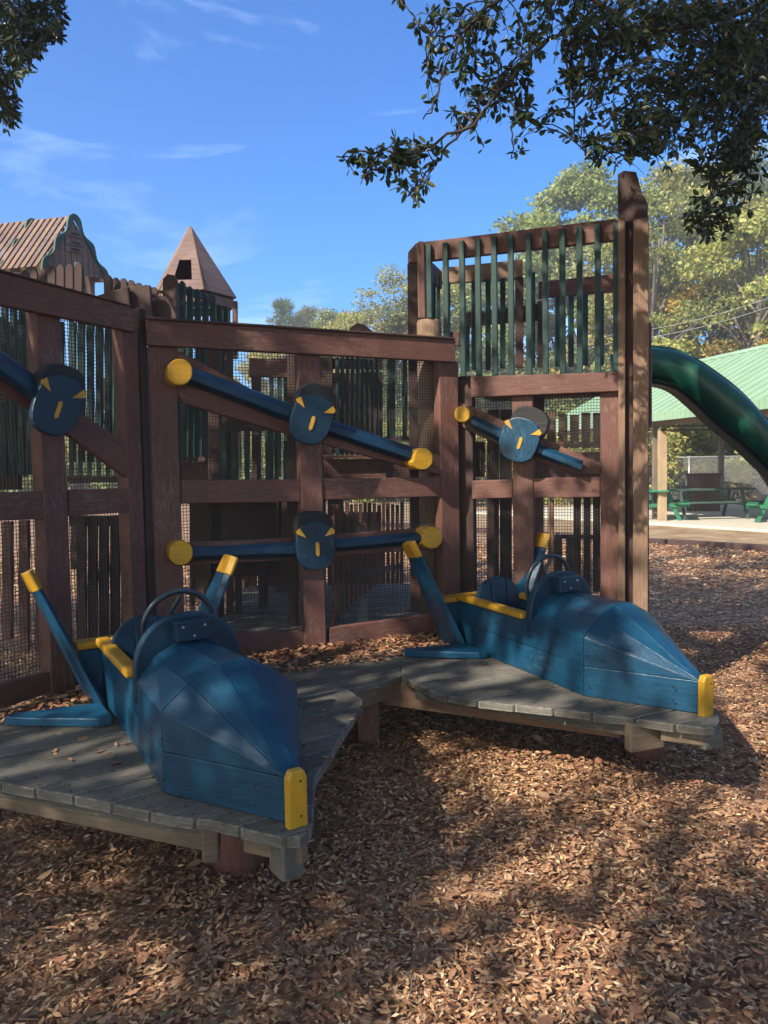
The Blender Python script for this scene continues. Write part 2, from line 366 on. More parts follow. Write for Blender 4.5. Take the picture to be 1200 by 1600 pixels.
def mesh_screen(pl, name, parent, s0, s1, z0, z1, off, step=.0185, r=.0014):
    V = []; Q = []
    def wire(a, c, wv, dv):
        b0 = len(V)
        for p in (a, c):
            for sx, sy in ((-1, -1), (1, -1), (1, 1), (-1, 1)): V.append(tuple(p+wv*sx*r+dv*sy*r))
        for i in range(4): j = (i+1) % 4; Q.append((b0+i, b0+j, b0+4+j, b0+4+i))
    n = int((s1-s0)/step)
    for i in range(n+1):
        s = s0+i*step; wire(pl.P(s, z0, off), pl.P(s, z1, off), pl.d, pl.n)
    for i in range(int((z1-z0)/step)+1):
        z = z0+i*step; wire(pl.P(s0, z, off-.002), pl.P(s1, z, off-.002), Vector((0, 0, 1)), pl.n)
    return np_mesh(name, V, np.array(Q), M['wire'], parent)
def one(name, m, parent, fn, bevel=.006, label=None):
    b = MB(); fn(b); return b.build(name, m, parent, bevel, label)

# --- centre wall
WC = thing('play_structure', 'brown timber wall with wire mesh and two long blue propellers behind the ships', 'wall', PC.P(0, .4))
one('post', M['brown'], WC, lambda b: post(PC, b, 240, 283, 788, 540))
one('post', M['brown'], WC, lambda b: post(PC, b, 470, 504, 730, 553))
one('post', M['brown'], WC, lambda b: post(PC, b, 689, 718, 747, 564))
one('rail', M['brown'], WC, lambda b: quad(PC, b, [(228, 499), (712, 531), (712, 566), (230, 539)], .045, .045))
one('rail_cap', M['brown_dark'], WC, lambda b: quad(PC, b, [(228, 494), (712, 527), (712, 530.5), (228, 498.5)], .06, .14))
for q in ([(283, 750), (470, 749), (470, 784.5), (283, 787)], [(505, 749), (689, 745), (689, 776), (505, 781)],
          [(291, 992), (478, 985), (480, 1016), (291, 1030)], [(514, 981), (694, 957), (694, 998), (514, 1012)]):
    one('rail', M['brown'], WC, lambda b: quad(PC, b, q, -.012, .04))
one('brace', M['brown'], WC, lambda b: quad(PC, b, [(236, 545), (274, 545), (470, 648), (688, 712), (689, 742), (655, 735), (470, 684), (286, 630)], -.008, .038))
one('brace', M['brown'], WC, lambda b: quad(PC, b, [(283, 848), (470, 840), (689, 823), (689, 857), (470, 874), (285, 884)], -.03, .038))
sL, _ = PC.sz(283, 700); sR, _ = PC.sz(691, 700)
mesh_screen(PC, 'wire_mesh', WC, sL-.02, sR+.03, .42, PC.sz(480, 545)[1], -.10)
# --- left wall
WL = thing('play_structure', 'brown timber wall with wire mesh receding along the left edge behind the nearer ship', 'wall', PL.P(-.6, .4))
one('post', M['brown'], WL, lambda b: post(PL, b, 71, 108, 830, 480))
one('post', M['brown'], WL, lambda b: post(PL, b, 203, 226, 830, 512))
one('post', M['brown'], WL, lambda b: post(PL, b, -70, -30, 830, 440))
one('post', M['brown_dark'], WL, lambda b: post(PL, b, 229, 240, 830, 484, off=-.01, th=.13))
def ext(p, q, x): return (x, p[1]+(q[1]-p[1])*(x-p[0])/(q[0]-p[0]))
one('rail', M['brown'], WL, lambda b: quad(PL, b, [ext((0, 425), (210, 481), -80), (212, 481.5), (212, 519), ext((0, 476), (210, 518), -80)], .045, .045))
one('rail_cap', M['brown_dark'], WL, lambda b: quad(PL, b, [ext((0, 420), (210, 478), -80), (212, 478.5), (212, 481), ext((0, 424), (210, 480.5), -80)], .055, .16))
for q in ([(-32, 770), (71, 767.5), (71, 811), (-32, 815)], [(107, 765), (204, 763), (205, 800), (108, 806.5)],
          [(-36, 1078), (78, 1050), (80, 1082), (-34, 1121)], [(113, 1041), (206, 1015), (208, 1043), (115, 1073)]):
    one('rail', M['brown'], WL, lambda b: quad(PL, b, q, -.012, .04))
one('brace', M['brown'], WL, lambda b: quad(PL, b, [ext((0, 592), (49, 628), -32), (49, 600), (126, 645), (201, 694), (201, 748), (112, 682), (40, 634), ext((0, 622), (49, 656), -32)], -.008, .038))
s0, _ = PL.sz(-70, 700); s1, _ = PL.sz(212, 700)
mesh_screen(PL, 'wire_mesh', WL, s0, s1, .42, PL.sz(60, 470)[1]-.04, -.10)
# boards closing the corner above the two walls
CB = thing('corner_parapet', 'dark brown overlapping boards closing the corner above the left wall and the centre wall', 'parapet', gy(230, 500, 4.9))
for q, Y in (([(193, 447), (234, 445), (236, 470), (240, 500), (200, 500)], 4.75), ([(150, 462), (200, 447), (206, 500), (152, 500)], 4.7), ([(236, 458), (262, 464), (276, 492), (276, 520), (236, 520)], 4.85)):
    one('board', M['brown_dark'], CB, lambda b: b.prism([gy(x, y, Y) for x, y in q], (.0, .04, 0)))
# --- tower
TW = thing('play_tower', 'tall brown play tower with dark green slat railing, right of the centre wall', 'play tower', PT.P(.6, 0))
one('post', M['brown_dark'], TW, lambda b: post(PT, b, 716, 739, 700, 588, 0, off=-.05))
one('post', M['brown'], TW, lambda b: post(PT, b, 801, 833, 762, 617, .4))
one('post', M['brown'], TW, lambda b: post(PT, b, 938, 975, 700, 611, 0, off=.002))
one('rail', M['brown'], TW, lambda b: quad(PT, b, [(637, 394), (650, 379), (964, 341), (964, 375), (637, 411)], .0, .045))
one('rail', M['brown'], TW, lambda b: quad(PT, b, [(735, 588), (971, 581), (971, 611), (735, 621)], .045, .045))
for q in ([(737, 751), (801, 749), (801, 778), (737, 780)], [(833, 747), (938, 745), (938, 777), (833, 778)], [(737, 1000), (800, 1004), (800, 1035), (737, 1030)]):
    one('rail', M['brown'], TW, lambda b: quad(PT, b, q, -.012, .04))
one('brace', M['brown'], TW, lambda b: quad(PT, b, [(716, 628), (735, 634), (800, 664), (939, 724), (939, 741), (900, 741), (800, 706), (716, 664)], -.03, .04))
xt = [669, 695, 720.5, 745.5, 771, 797, 825, 851, 878, 905, 933.5, 962.5]
for i, x in enumerate(xt):
    def f(b):
        s, zt = PT.sz(x, 388-(x-650)*.121-4, .04); zb = PT.sz(x+2, 588-(x-735)*.028, .04)[1]
        if i == 0: zb = PT.sz(x, 497, .04)[1]
        b.prism([PT.P(s-.018, zb, .04), PT.P(s+.018, zb, .04), PT.P(s+.018, zt, .04), PT.P(s-.018, zt, .04)], -PT.n*.036, (0, 0, 1))
    one('slat', M['green'], TW, f, .004)
# floor
zf = PT.sz(850, 586)[1]
D = 1.35
sa, sb = PT.sz(700, 600)[0], PT.sz(975, 600)[0]
def f(b):
    k = 0
    while k < D-.02:
        o = -.05-k; b.prism([PT.P(sa, zf-.03, o), PT.P(sb, zf-.03, o), PT.P(sb, zf-.03, o-.13), PT.P(sa, zf-.03, o-.13)], (0, 0, .035)); k += .137
one('floor', M['joist'], TW, f, .004)
# right-hand corner posts
for (x0, x1, yt, mt, off, th, z0) in ((966, 977, 339, 'brown_light', .05, .05, 0), (989, 1013, 341, 'brown_light', .06, .10, 0)):
    one('post', M[mt], TW, lambda b: post(PT, b, x0, x1, 650, yt, z0, off=off, th=th))
one('post', M['brown_dark'], TW, lambda b: quad(PT, b, [(965, 272), (975, 266), (994, 268), (1003, 301), (1012, 317), (1014, 960), (1014, 1100), (964, 1090)], -.03, .12))
one('post', M['brown'], TW, lambda b: quad(PT, b, [(1008, 500), (1018, 505), (1018.5, 662), (1012, 676), (1008, 676)], -.16, .09))
one('dark_board', M['brown_dark'], TW, lambda b: quad(PT, b, [(977, 345), (989, 345), (991, 1080), (979, 1080)], .0, .03))  # darker board filling the slot between the corner posts
# left back corner of the tower railing and the side rail
one('post', M['brown_dark'], TW, lambda b: b.prism([gy(x, y, 5.45) for x, y in ((636, 411), (665, 408), (668, 590), (668, 900), (641, 900))], (.03, .10, 0)))
one('post', M['brown'], TW, lambda b: b.prism([gy(x, y, 5.18) for x, y in ((651, 380), (655, 376), (661, 377), (663, 384), (665, 497), (653, 497))], (.02, .06, 0)))
def boardY(b, pts, Y, th=.04, dy=0): b.prism([gy(x, y, Y+dy*(x-pts[0][0])) for x, y in pts], (0, th, 0))
one('rail', M['brown_dark'], TW, lambda b: b.prism([gy(668, 402, 5.25), gy(691, 424, 6.1), gy(691, 452, 6.1), gy(668, 436, 5.25)], (-.03, .0, 0)))
for i, (x, Y) in enumerate(((671, 5.4), (678, 5.65), (685, 5.9))):
    one('slat', M['green'], TW, lambda b: boardY(b, [(x-3, 430), (x+3, 430), (x+3, 528), (x-3, 528)], Y, .036), .003)
for q in ([(690, 418), (817, 405), (817, 436), (690, 443)], [(728, 488), (846, 474), (846, 500), (728, 510)], [(842, 440), (966, 427), (966, 455), (842, 466)], [(700, 518), (728, 518), (728, 540), (700, 541)]):
    one('rail', M['brown_light' if q[0][0] == 690 else 'brown'], TW, lambda b: boardY(b, q, 6.15, .04, -.0016))
for x, y0, y1, wd in ((741, 440, 578, 4), (763, 436, 578, 4), (786, 434, 575, 4), (700, 440, 580, 4), (730, 510, 580, 4), (812, 432, 574, 6), (832, 425, 574, 4.5), (872, 462, 572, 4), (893, 460, 572, 4), (915, 458, 570, 4), (940, 455, 570, 4), (846, 470, 573, 5)):
    one('slat', M['green'] if wd < 5 else M['brown_dark'], TW, lambda b: boardY(b, [(x-wd, y0), (x+wd, y0), (x+wd, y1), (x-wd, y1)], 6.13-(x-690)*.0016, .036), .003)
s1 = PT.sz(938, 700)[0]; s0 = PT.sz(732, 700)[0]
mesh_screen(PT, 'wire_mesh', TW, s0, s1, .42, PT.sz(850, 612)[1], -.11)
# round post between wall and tower
RP = MB(); c = gy(673, 700, 5.235); zt = gy(673, 500, 5.235).z
RP.tube([(c.x, c.y, 0), (c.x, c.y, zt-.02), (c.x, c.y, zt-.004)], [.083, .083, .076], 20)
M['log'] = wood('brown_log', (.17, .105, .065), (.27, .175, .11), (.33, .24, .17), (.6, .75), .75)
tag(RP.build('round_post', M['log'], bevel=0), 'round tan log post standing between the centre wall and the tower', 'post')

# ------------------------------------------------------------------ propellers on the walls
def rounded(cx, cy, w, h, n=28, cut=.82):
    pts = []
    for i in range(n):
        a = 2*math.pi*i/n; r = 1/((abs(math.cos(a))**2.6+abs(math.sin(a))**2.6)**(1/2.6))
        pts.append((cx+w/2*r*math.cos(a), cy+h/2*r*math.sin(a)))
    return pts
def rot2(p, c, a): 
    x, y = p[0]-c[0], p[1]-c[1]; return (c[0]+x*math.cos(a)-y*math.sin(a), c[1]+x*math.sin(a)+y*math.cos(a))
def propeller(pl, label, hub, hw, hh, ang, cap, blades, tips, sun_state, group):
    hb = pl.at(*hub); t = thing('propeller', label, 'propeller', hb, 0, group)
    a = R(ang)
    b = MB(); quad(pl, b, [rot2(p, hub, a) for p in rounded(*hub, hw, hh)], .14, .03); hubo = b.build('hub', M['blue_dark' if not sun_state == 'lit' else 'blue'], t, .006)  # shaded blue for the hub unless the propeller is set as lit
    b = MB(); cc = cap; pts = [rot2(p, cc, a) for p in rounded(*cc, hw*.98, hh*.72)]; quad(pl, b, pts, .108, .075); b.build('rubber_cap', M['rubber'], t, .008)
    for L in blades:                          # (x0,y0 top; x1,y1 top; x1,y1 bottom; x0,y0 bottom) half-octagon beam
        A, B, C, Dd = [Vector(p) for p in L]
        b = MB(); 
        def pt(u, v, off): 
            p = A*(1-u)*(1-v)+B*u*(1-v)+C*u*v+Dd*(1-u)*v; return pl.at(p.x, p.y, off)
        prof = [(0, .0), (0.06, .035), (.33, .085), (.70, .085), (.95, .035), (1, 0)]
        n = len(prof); base = len(b.v)
        for u in (0, 1):
            for v, off in prof: b.v.append(tuple(pt(u, v, off+.004)))
        ln = (pt(1, .5, 0)-pt(0, .5, 0)).length
        for i in range(n-1): b.face([i, i+1, n+i+1, n+i], [(0, i*.05), (0, i*.05+.05), (ln, i*.05+.05), (ln, i*.05)])
        b.face(list(range(n))[::-1]); b.face(list(range(n, 2*n))); b.face([0, n, 2*n-1, n-1])
        b.build('blade', M['blade' if sun_state != 'lit' else 'blue'], t, .003)
    for (x, y, d, bite) in tips:
        pts = []
        for i in range(20):
            an = 2*math.pi*i/20; rr = d/2*(1.03 if i % 5 else 1.0)
            if bite and abs(((math.degrees(an)-bite+180) % 360)-180) < 28: rr *= .80
            pts.append((x+rr*math.cos(an)*.97, y+rr*math.sin(an)))
        b = MB(); quad(pl, b, pts, .125, .12); b.build('blade_tip', M['yellow'], t, .006)
    for q in MK(hub, hw, hh, a):
        b = MB(); quad(pl, b, q, .146, .0055); b.build('yellow_mark', M['yellow'], t)
    for dx, dy in ((-.3, -.22), (.3, -.25), (.33, .2), (-.28, .25), (.05, .38)):
        p = rot2((hub[0]+dx*hw, hub[1]+dy*hh), hub, a); b = MB(); c = pl.at(*p, .141); b.tube([c, c+pl.n*.004], .0045, 8); b.build('screw', M['rubber'], hubo)
    settle(t); return t
def MK(h, w, hh, a):
    L = [[(-.50, -.30), (-.41, -.37), (-.24, -.17), (-.47, -.25)], [(.50, -.30), (.41, -.37), (.24, -.19), (.48, -.24)], [(.0, -.06), (.05, -.08), (.085, -.03), (.085, .18), (.04, .22), (.0, .18)]]
    return [[rot2((h[0]+x*w, h[1]+y*hh), h, a) for x, y in q] for q in L]
G_ = 'blue propellers with yellow tips bolted to the walls'
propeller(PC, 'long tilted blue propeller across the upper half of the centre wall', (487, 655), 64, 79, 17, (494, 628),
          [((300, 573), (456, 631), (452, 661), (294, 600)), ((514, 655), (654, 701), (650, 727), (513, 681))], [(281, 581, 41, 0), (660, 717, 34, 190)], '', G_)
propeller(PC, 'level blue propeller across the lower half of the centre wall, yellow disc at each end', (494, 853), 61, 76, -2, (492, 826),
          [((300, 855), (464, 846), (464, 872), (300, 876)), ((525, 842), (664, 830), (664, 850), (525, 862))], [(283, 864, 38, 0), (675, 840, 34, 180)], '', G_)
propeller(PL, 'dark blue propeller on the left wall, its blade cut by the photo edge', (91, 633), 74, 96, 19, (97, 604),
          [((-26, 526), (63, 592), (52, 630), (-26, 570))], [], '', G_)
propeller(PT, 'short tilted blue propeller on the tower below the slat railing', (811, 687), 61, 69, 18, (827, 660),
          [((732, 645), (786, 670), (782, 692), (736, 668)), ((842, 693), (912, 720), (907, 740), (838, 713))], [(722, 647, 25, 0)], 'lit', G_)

# ------------------------------------------------------------------ decks
def clip(poly, nx, ny, c, keep):             # keep side where keep*(n.p - c) <= 0
    out_ = []
    for i in range(len(poly)):
        a, b_ = poly[i], poly[(i+1) % len(poly)]
        da = keep*(a[0]*nx+a[1]*ny-c); db = keep*(b_[0]*nx+b_[1]*ny-c)
        if da <= 0: out_.append(a)
        if da*db < 0:
            t = da/(da-db); out_.append((a[0]+(b_[0]-a[0])*t, a[1]+(b_[1]-a[1])*t))
    return out_
def planks(name, polys, ang, parent, w=.138, gap=.007, z=.4, th=.035, jag=.012):
    b = MB(); n = (-math.sin(ang), math.cos(ang)); dd = Vector((math.cos(ang), math.sin(ang), 0))
    for poly in polys:
        vals = [p[0]*n[0]+p[1]*n[1] for p in poly]; k = math.floor(min(vals)/w)*w
        while k < max(vals):
            pc = clip(clip(poly, n[0], n[1], k+gap/2, -1), n[0], n[1], k+w-gap/2, 1)
            if len(pc) >= 3:
                zz = z-random.uniform(0, .004); j = random.uniform(-jag, jag)
                b.prism([(p[0], p[1], zz-th) for p in pc], (0, 0, th), dd)
            k += w
    return b.build(name, M['deck'], parent, .007)
G = lambda x, y: tuple(gz(x, y, .4))[:2]
tipL = [G(332, 1281), G(390, 1295), G(440, 1306), G(468, 1306), G(484, 1296), G(488, 1283)]
dl_front = [G(-60, 1206), G(22, 1224), G(145, 1245), G(265, 1272)]
wl = lambda s: tuple(PL.P(s, 0, -.02))[:2]
sA = PL.sz(-60, 900)[0]
polyL1 = [G(-60, 1206), G(22, 1226), G(145, 1247), G(265, 1273)] + tipL + [G(492, 1212), G(566, 1099), G(565, 1091), G(545, 1077), G(420, 1046), wl(-.25), wl(sA)]
DLt = thing('wooden_deck', 'low grey plank deck with a pointed corner carrying the nearer blue ship', 'deck', gz(300, 1200, .4))
def inpoly(x, y, poly):
    c = False; j = len(poly)-1
    for i in range(len(poly)):
        if ((poly[i][1] > y) != (poly[j][1] > y)) and (x < (poly[j][0]-poly[i][0])*(y-poly[i][1])/(poly[j][1]-poly[i][1])+poly[i][0]): c = not c
        j = i
    return c
def tri_fan_deck(name, poly, ang, parent):
    # clip strips of a star-shaped polygon: split it into convex wedges round an inner point along plank lines
    import mathutils.geometry as mg
    b = MB(); nl = MB(); n = (-math.sin(ang), math.cos(ang)); dd = Vector((math.cos(ang), math.sin(ang), 0)); w = .138; gap = .011
    vals = [p[0]*n[0]+p[1]*n[1] for p in poly]; k = math.floor(min(vals)/w)*w
    while k < max(vals):
        pc = clip(clip(poly, n[0], n[1], k+gap/2, -1), n[0], n[1], k+w-gap/2, 1)
        if len(pc) >= 3:
            zz = .4-random.uniform(0, .005)
            # butt joints here and there
            b.prism([(p[0], p[1], zz-.036) for p in pc], (0, 0, .036), dd)
            us = [p[0]*dd.x+p[1]*dd.y for p in pc]; lo_, hi_ = min(us)+.10, max(us)-.10; m_ = max(2, int((hi_-lo_)/.55)+1)
            for q in range(m_ if hi_ > lo_ else 0):
                uu = lo_+(hi_-lo_)*q/(m_-1)
                for o_ in (.035, .103):
                    nn_ = k+o_+random.uniform(-.006, .006); X = dd.x*(uu+random.uniform(-.01, .01))+n[0]*nn_; Y = dd.y*uu+n[1]*nn_
                    if inpoly(X, Y, pc): nl.tube([(X, Y, zz-.002), (X, Y, zz+.0012)], .0045, 6)
        k += w
    tag(nl.build('nail_heads', M['rubber'], parent), kind='stuff')
    return b.build(name, M['deck'], parent, .008)
angL = R(33); tri_fan_deck('planking', polyL1, angL, DLt)
DRt = thing('wooden_deck', 'low grey plank deck with a pointed corner carrying the farther blue ship', 'deck', gz(850, 1080, .4))
polyR = [G(628, 1056), G(683, 1083), G(731, 1092), G(827, 1103), G(885, 1109), G(944, 1117), G(997, 1122), G(1056, 1131), G(1100, 1137), G(1117, 1136), G(1124, 1126), G(1122, 1114), G(1085, 1060)]
tb = lambda s, o=-.02: tuple(PT.P(s, 0, o))[:2]
sT1 = PT.sz(965, 900)[0]
polyR += [tb(sT1, .05), tb(-.02, .05), G(628, 1030)]
tri_fan_deck('planking', polyR, R(26), DRt)
DBt = thing('wooden_deck', 'grey plank walkway joining the two pointed decks along the foot of the wall', 'deck', gz(560, 1040, .4))
cb = lambda s, o=-.13: tuple(PC.P(s, 0, o))[:2]
polyB = [G(420, 1046), G(545, 1076), G(628, 1052), G(628, 1029), tb(-.02, .05), cb(.95), cb(-.95), wl(-.26)]
# walkway planks lie a few millimetres lower so no two faces share a plane
b = MB(); ang = R(36); n = (-math.sin(ang), math.cos(ang))
vals = [p[0]*n[0]+p[1]*n[1] for p in polyB]; k = math.floor(min(vals)/.138)*.138+.05
while k < max(vals):
    pc = clip(clip(polyB, n[0], n[1], k+.003, -1), n[0], n[1], k+.135, 1)
    if len(pc) >= 3: b.prism([(p[0], p[1], .357) for p in pc], (0, 0, .036-random.uniform(0, .004)), (math.cos(ang), math.sin(ang), 0))
    k += .138
b.build('planking', M['deck'], DBt, .007)
# skirts / joists below the edges, posts
def skirt(parent, pts, z0, z1, inset, mt='joist', name='joist', th=.04):
    P_ = [gz(x, y, .4) for x, y in pts]
    for a, c in zip(P_[:-1], P_[1:]):
        d = (c-a).normalized(); nrm = Vector((-d.y, d.x, 0))
        b = MB(); o = nrm*inset
        b.prism([(a.x+o.x, a.y+o.y, z0), (c.x+o.x, c.y+o.y, z0), (c.x+o.x, c.y+o.y, z1), (a.x+o.x, a.y+o.y, z1)], nrm*th)
        b.build(name, M[mt], parent, .005)
skirt(DLt, [(-60, 1206), (306, 1276)], .315, .362, .03, 'deck')
skirt(DLt, [(-60, 1206), (306, 1276)], .262, .313, .045)
skirt(DLt, [(358, 1292), (452, 1312)], .285, .362, .07)
skirt(DLt, [(488, 1283), (492, 1212), (564, 1099)], .27, .362, .05)
skirt(DRt, [(640, 1066), (985, 1122)], .30, .362, .05, 'deck')
skirt(DRt, [(1030, 1130), (1100, 1138)], .30, .362, .07)
skirt(DBt, [(548, 1077), (628, 1052)], .26, .355, .05)

def beam(parent, p0, p1, z0, z1, mt, th=.045):
    a, c = gz(*p0, z0), gz(*p1, z0); d = (c-a).normalized(); nrm = Vector((-d.y, d.x, 0)); b = MB()
    b.prism([a, c, Vector((c.x, c.y, z1)), Vector((a.x, a.y, z1))], nrm*th); b.build('beam', M[mt], parent, .005)
beam(DRt, (597, 1101), (968, 1154), .215, .352, 'brown_light')
def stub(parent, x, y, z0, z1, r, name='post', mt='brown', square=False, px=None):
    p = gz(x, y, 0); b = MB()
    if square: b.abox((p.x-r, p.y-r, z0), (p.x+r, p.y+r, z1)); b.build(name, M[mt], parent, .012)
    else: b.tube([(p.x, p.y, z0), (p.x, p.y, z1)], r, 24); b.build(name, M[mt], parent)
stub(DLt, 374, 1356, 0, .355, .108, mt='brown')
stub(DRt, 1005, 1187, 0, .30, .092, mt='brown')
stub(DBt, 577, 1160, 0, .355, .058, mt='brown', square=True)
stub(DRt, 760, 1060, 0, .30, .07, mt='brown_dark', square=True); stub(DLt, 60, 1200, 0, .3, .07, mt='brown_dark', square=True)
def blk(parent, px, py, zc, sx, sy, sz_, mt='joist', rz=0, bev=.01):
    p = gz(px, py, zc); b = MB(); cx, sn = math.cos(rz), math.sin(rz)
    b.box(p, (sx*cx, sx*sn, 0), (-sy*sn, sy*cx, 0), (0, 0, sz_)); b.build('joist_end', M[mt], parent, bev)
blk(DLt, 330, 1306, .30, .055, .14, .12, 'joist', R(10))
blk(DLt, 447, 1335, .30, .075, .10, .125, 'deck', R(35))
blk(DRt, 1007, 1148, .31, .18, .05, .13, 'joist', R(18))
blk(DRt, 1105, 1152, .32, .11, .09, .085, 'deck', R(20), .02)
for t in (DLt, DRt, DBt, WC, WL, CB, TW): settle(t)
# dry leaf litter is added with the ground litter further down

# ------------------------------------------------------------------ spaceships: u forward (nose at 0), v to the ship's left, h up
HWD = .305
def make_ship():
    t = thing('toy_spaceship', '', 'toy spaceship')
    def shell(name, facets, mt, th=.022, bevel=.003, ins=.0034):
        b = MB()
        for f_ in facets:
            ps = [Vector(p) for p in f_]; c = sum(ps, Vector())/len(ps)
            ps2 = [p+(c-p).normalized()*ins for p in ps]
            nn = newell(ps).normalized()
            if nn.dot(c-Vector((-.7, 0, .12))) > 0: nn = -nn
            b.prism(ps2, nn*th)
        return b.build(name, mt, t, bevel)
    m_ = -.462; c_ = -.92; r_ = -1.68; W = .262; wn = .02
    def hw(u): return float(np.interp(u, [r_, c_, m_], [.158, .215, .262]))
    hs = .285; hl = .145
    for sgn in (1, -1):
        s = lambda u, v, h: (u, sgn*v, h)
        shell('side_plank', [[s(r_, hw(r_), 0), s(c_, hw(c_), 0), s(m_, W, 0), s(m_, W, hl), s(c_, hw(c_), hl), s(r_, hw(r_), hl)]], M['blue'])
        shell('side_plank', [[s(r_, hw(r_), hl), s(c_, hw(c_), hl), s(m_, W, hl), s(m_, W, hs), s(c_, hw(c_), hs), s(r_, hw(r_), hs)]], M['blue'])
        shell('nose_plank', [[s(m_, W, 0), s(0, wn, 0), s(0, wn, hl), s(m_, W, hl)]], M['blue'])
        shell('nose_panel', [[s(m_, W, hl), s(0, wn, hl), s(m_, W, hs)]], M['blue'])
    fr = [(W, hs), (.160, .368), (.055, .420), (-.055, .420), (-.160, .368), (-W, hs)]
    fb = [(hw(c_), hs), (.140, .375), (.048, .422), (-.048, .422), (-.140, .375), (-hw(c_), hs)]
    for i in range(5):
        a, b_ = fr[i], fr[i+1]; a2, b2 = fb[i], fb[i+1]
        shell('hood_panel', [[(m_, a[0], a[1]), (m_, b_[0], b_[1]), (c_, b2[0], b2[1]), (c_, a2[0], a2[1])]], M['blue'])
        na = (wn if a[0] > 0 else -wn); nb = (wn if b_[0] > 0 else -wn)
        f_ = [(m_, a[0], a[1]), (m_, b_[0], b_[1]), (0, nb, hl), (0, na, hl)] if na != nb else [(m_, a[0], a[1]), (m_, b_[0], b_[1]), (0, na, hl)]
        shell('nose_panel', [f_], M['blue'])
    # inner floor and dark backing painted in for the shade behind the seams
    b = MB(); b.prism([(r_+.03, .13, .02), (m_, W-.03, .02), (-.05, .0, .02), (m_, -W+.03, .02), (r_+.03, -.13, .02)], (0, 0, .02)); b.build('floor_board', M['shade_fill'], t)
    b = MB(); q = [(m_-.012, x*.93, z-.025) for x, z in fr] + [(m_-.012, -W+.03, .03), (m_-.012, W-.03, .03)]; b.prism(q, (.02, 0, 0)); b.build('inner_frame', M['shade_fill'], t)
    # nose strip
    b = MB(); b.prism([(.002, -.034, -.015), (.002, .034, -.015), (.002, .034, .150), (.002, .022, .176), (.002, -.022, .176), (.002, -.034, .150)], (.034, 0, 0)); ns = b.build('nose_strip', M['yellow'], t, .008)
    for z in (.03, .14):
        b = MB(); b.tube([(.034, .008, z), (.0372, .008, z)], .004, 8); b.build('screw', M['rubber'], ns)
    # cowl bulkhead, half round
    def arch(w, h0, h1, n=18, z0=0.0, pw=2.2):
        pts = [(-w, z0), (w, z0), (w, h0)]
        for i in range(1, n):
            a = math.pi*i/n; pts.append((w*math.copysign(abs(math.cos(a))**(2/pw), math.cos(a)), h0+(h1-h0)*abs(math.sin(a))**(2/pw)))
        pts.append((-w, h0)); return pts
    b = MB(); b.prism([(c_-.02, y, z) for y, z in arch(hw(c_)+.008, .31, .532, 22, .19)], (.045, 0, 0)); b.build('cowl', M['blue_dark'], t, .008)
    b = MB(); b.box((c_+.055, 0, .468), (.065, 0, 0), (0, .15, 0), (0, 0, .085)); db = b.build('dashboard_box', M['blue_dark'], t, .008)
    for y, z in ((-.045, .487), (.045, .487), (0, .448)):
        b = MB(); b.tube([(c_+.0865, y, z), (c_+.0895, y, z)], .005, 8); b.build('screw', M['screw'], db)
    # seat back of three upright planks
    b = MB(); sbk = -1.45
    for y0, y1 in ((-.165, -.058), (-.054, .054), (.058, .165)):
        top = [(y, .27+.165*math.sqrt(max(0, 1-(y/.172)**2))+.0) for y in np.linspace(y0, y1, 7)]
        b.prism([(sbk+.0, y0, .12), *[(sbk-.0-(z-.12)*.18, y, z) for y, z in top], (sbk, y1, .12)], (.03, 0, 0), (0, 0, 1))
    b.build('seat_back', M['blue_dark'], t, .004)
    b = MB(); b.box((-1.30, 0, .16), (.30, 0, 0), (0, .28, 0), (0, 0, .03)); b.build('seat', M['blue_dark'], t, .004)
    # yellow coamings
    for sgn in (1, -1):
        b = MB(); b.prism([(c_-.03, sgn*(hw(c_-.03)-.03), hs+.002), (c_-.03, sgn*(hw(c_-.03)+.032), hs+.002), (r_+.03, sgn*(hw(r_)+.032), hs+.002), (r_+.03, sgn*(hw(r_)-.03), hs+.002)], (0, 0, .036)); b.build('coaming', M['yellow'], t, .010)
    # transom with yellow cap
    b = MB(); b.prism([(r_-.04, y, z) for y, z in ((-.17, 0), (.17, 0), (.255, .235), (.255, .262), (-.255, .262), (-.255, .235))], (.038, 0, 0)); b.build('transom', M['blue'], t, .005)
    b = MB(); b.box((r_-.045, 0, .284), (.11, 0, 0), (0, .545, 0), (0, 0, .036)); b.build('transom_cap', M['yellow'], t, .010)
    # steering wheel, tilted back
    wc = Vector((c_-.10, 0, .462)); ax = Vector((-1, 0, .16)).normalized()
    b = MB(); b.torus(wc, ax, (0, 0, 1), .148, .0125, 40, 8); wh = b.build('steering_wheel', M['wheel'], t)
    b = MB(); b.tube([wc-ax*.02, wc+ax*.012], .035, 16)
    upv = (Vector((0, 0, 1))-ax*ax.z).normalized(); sdv = ax.cross(upv)
    for a in (90, 210, 330):
        d = sdv*math.cos(R(a))+upv*math.sin(R(a)); d2 = sdv*math.cos(R(a+28))+upv*math.sin(R(a+28))
        b.tube([wc+d2*.025, wc+d2*.07, wc+d*.115, wc+d*.146], [.013, .010, .009, .009], 8)
    b.tube([wc, wc-ax*.09], .014, 8); b.build('spokes', M['wheel'], wh)
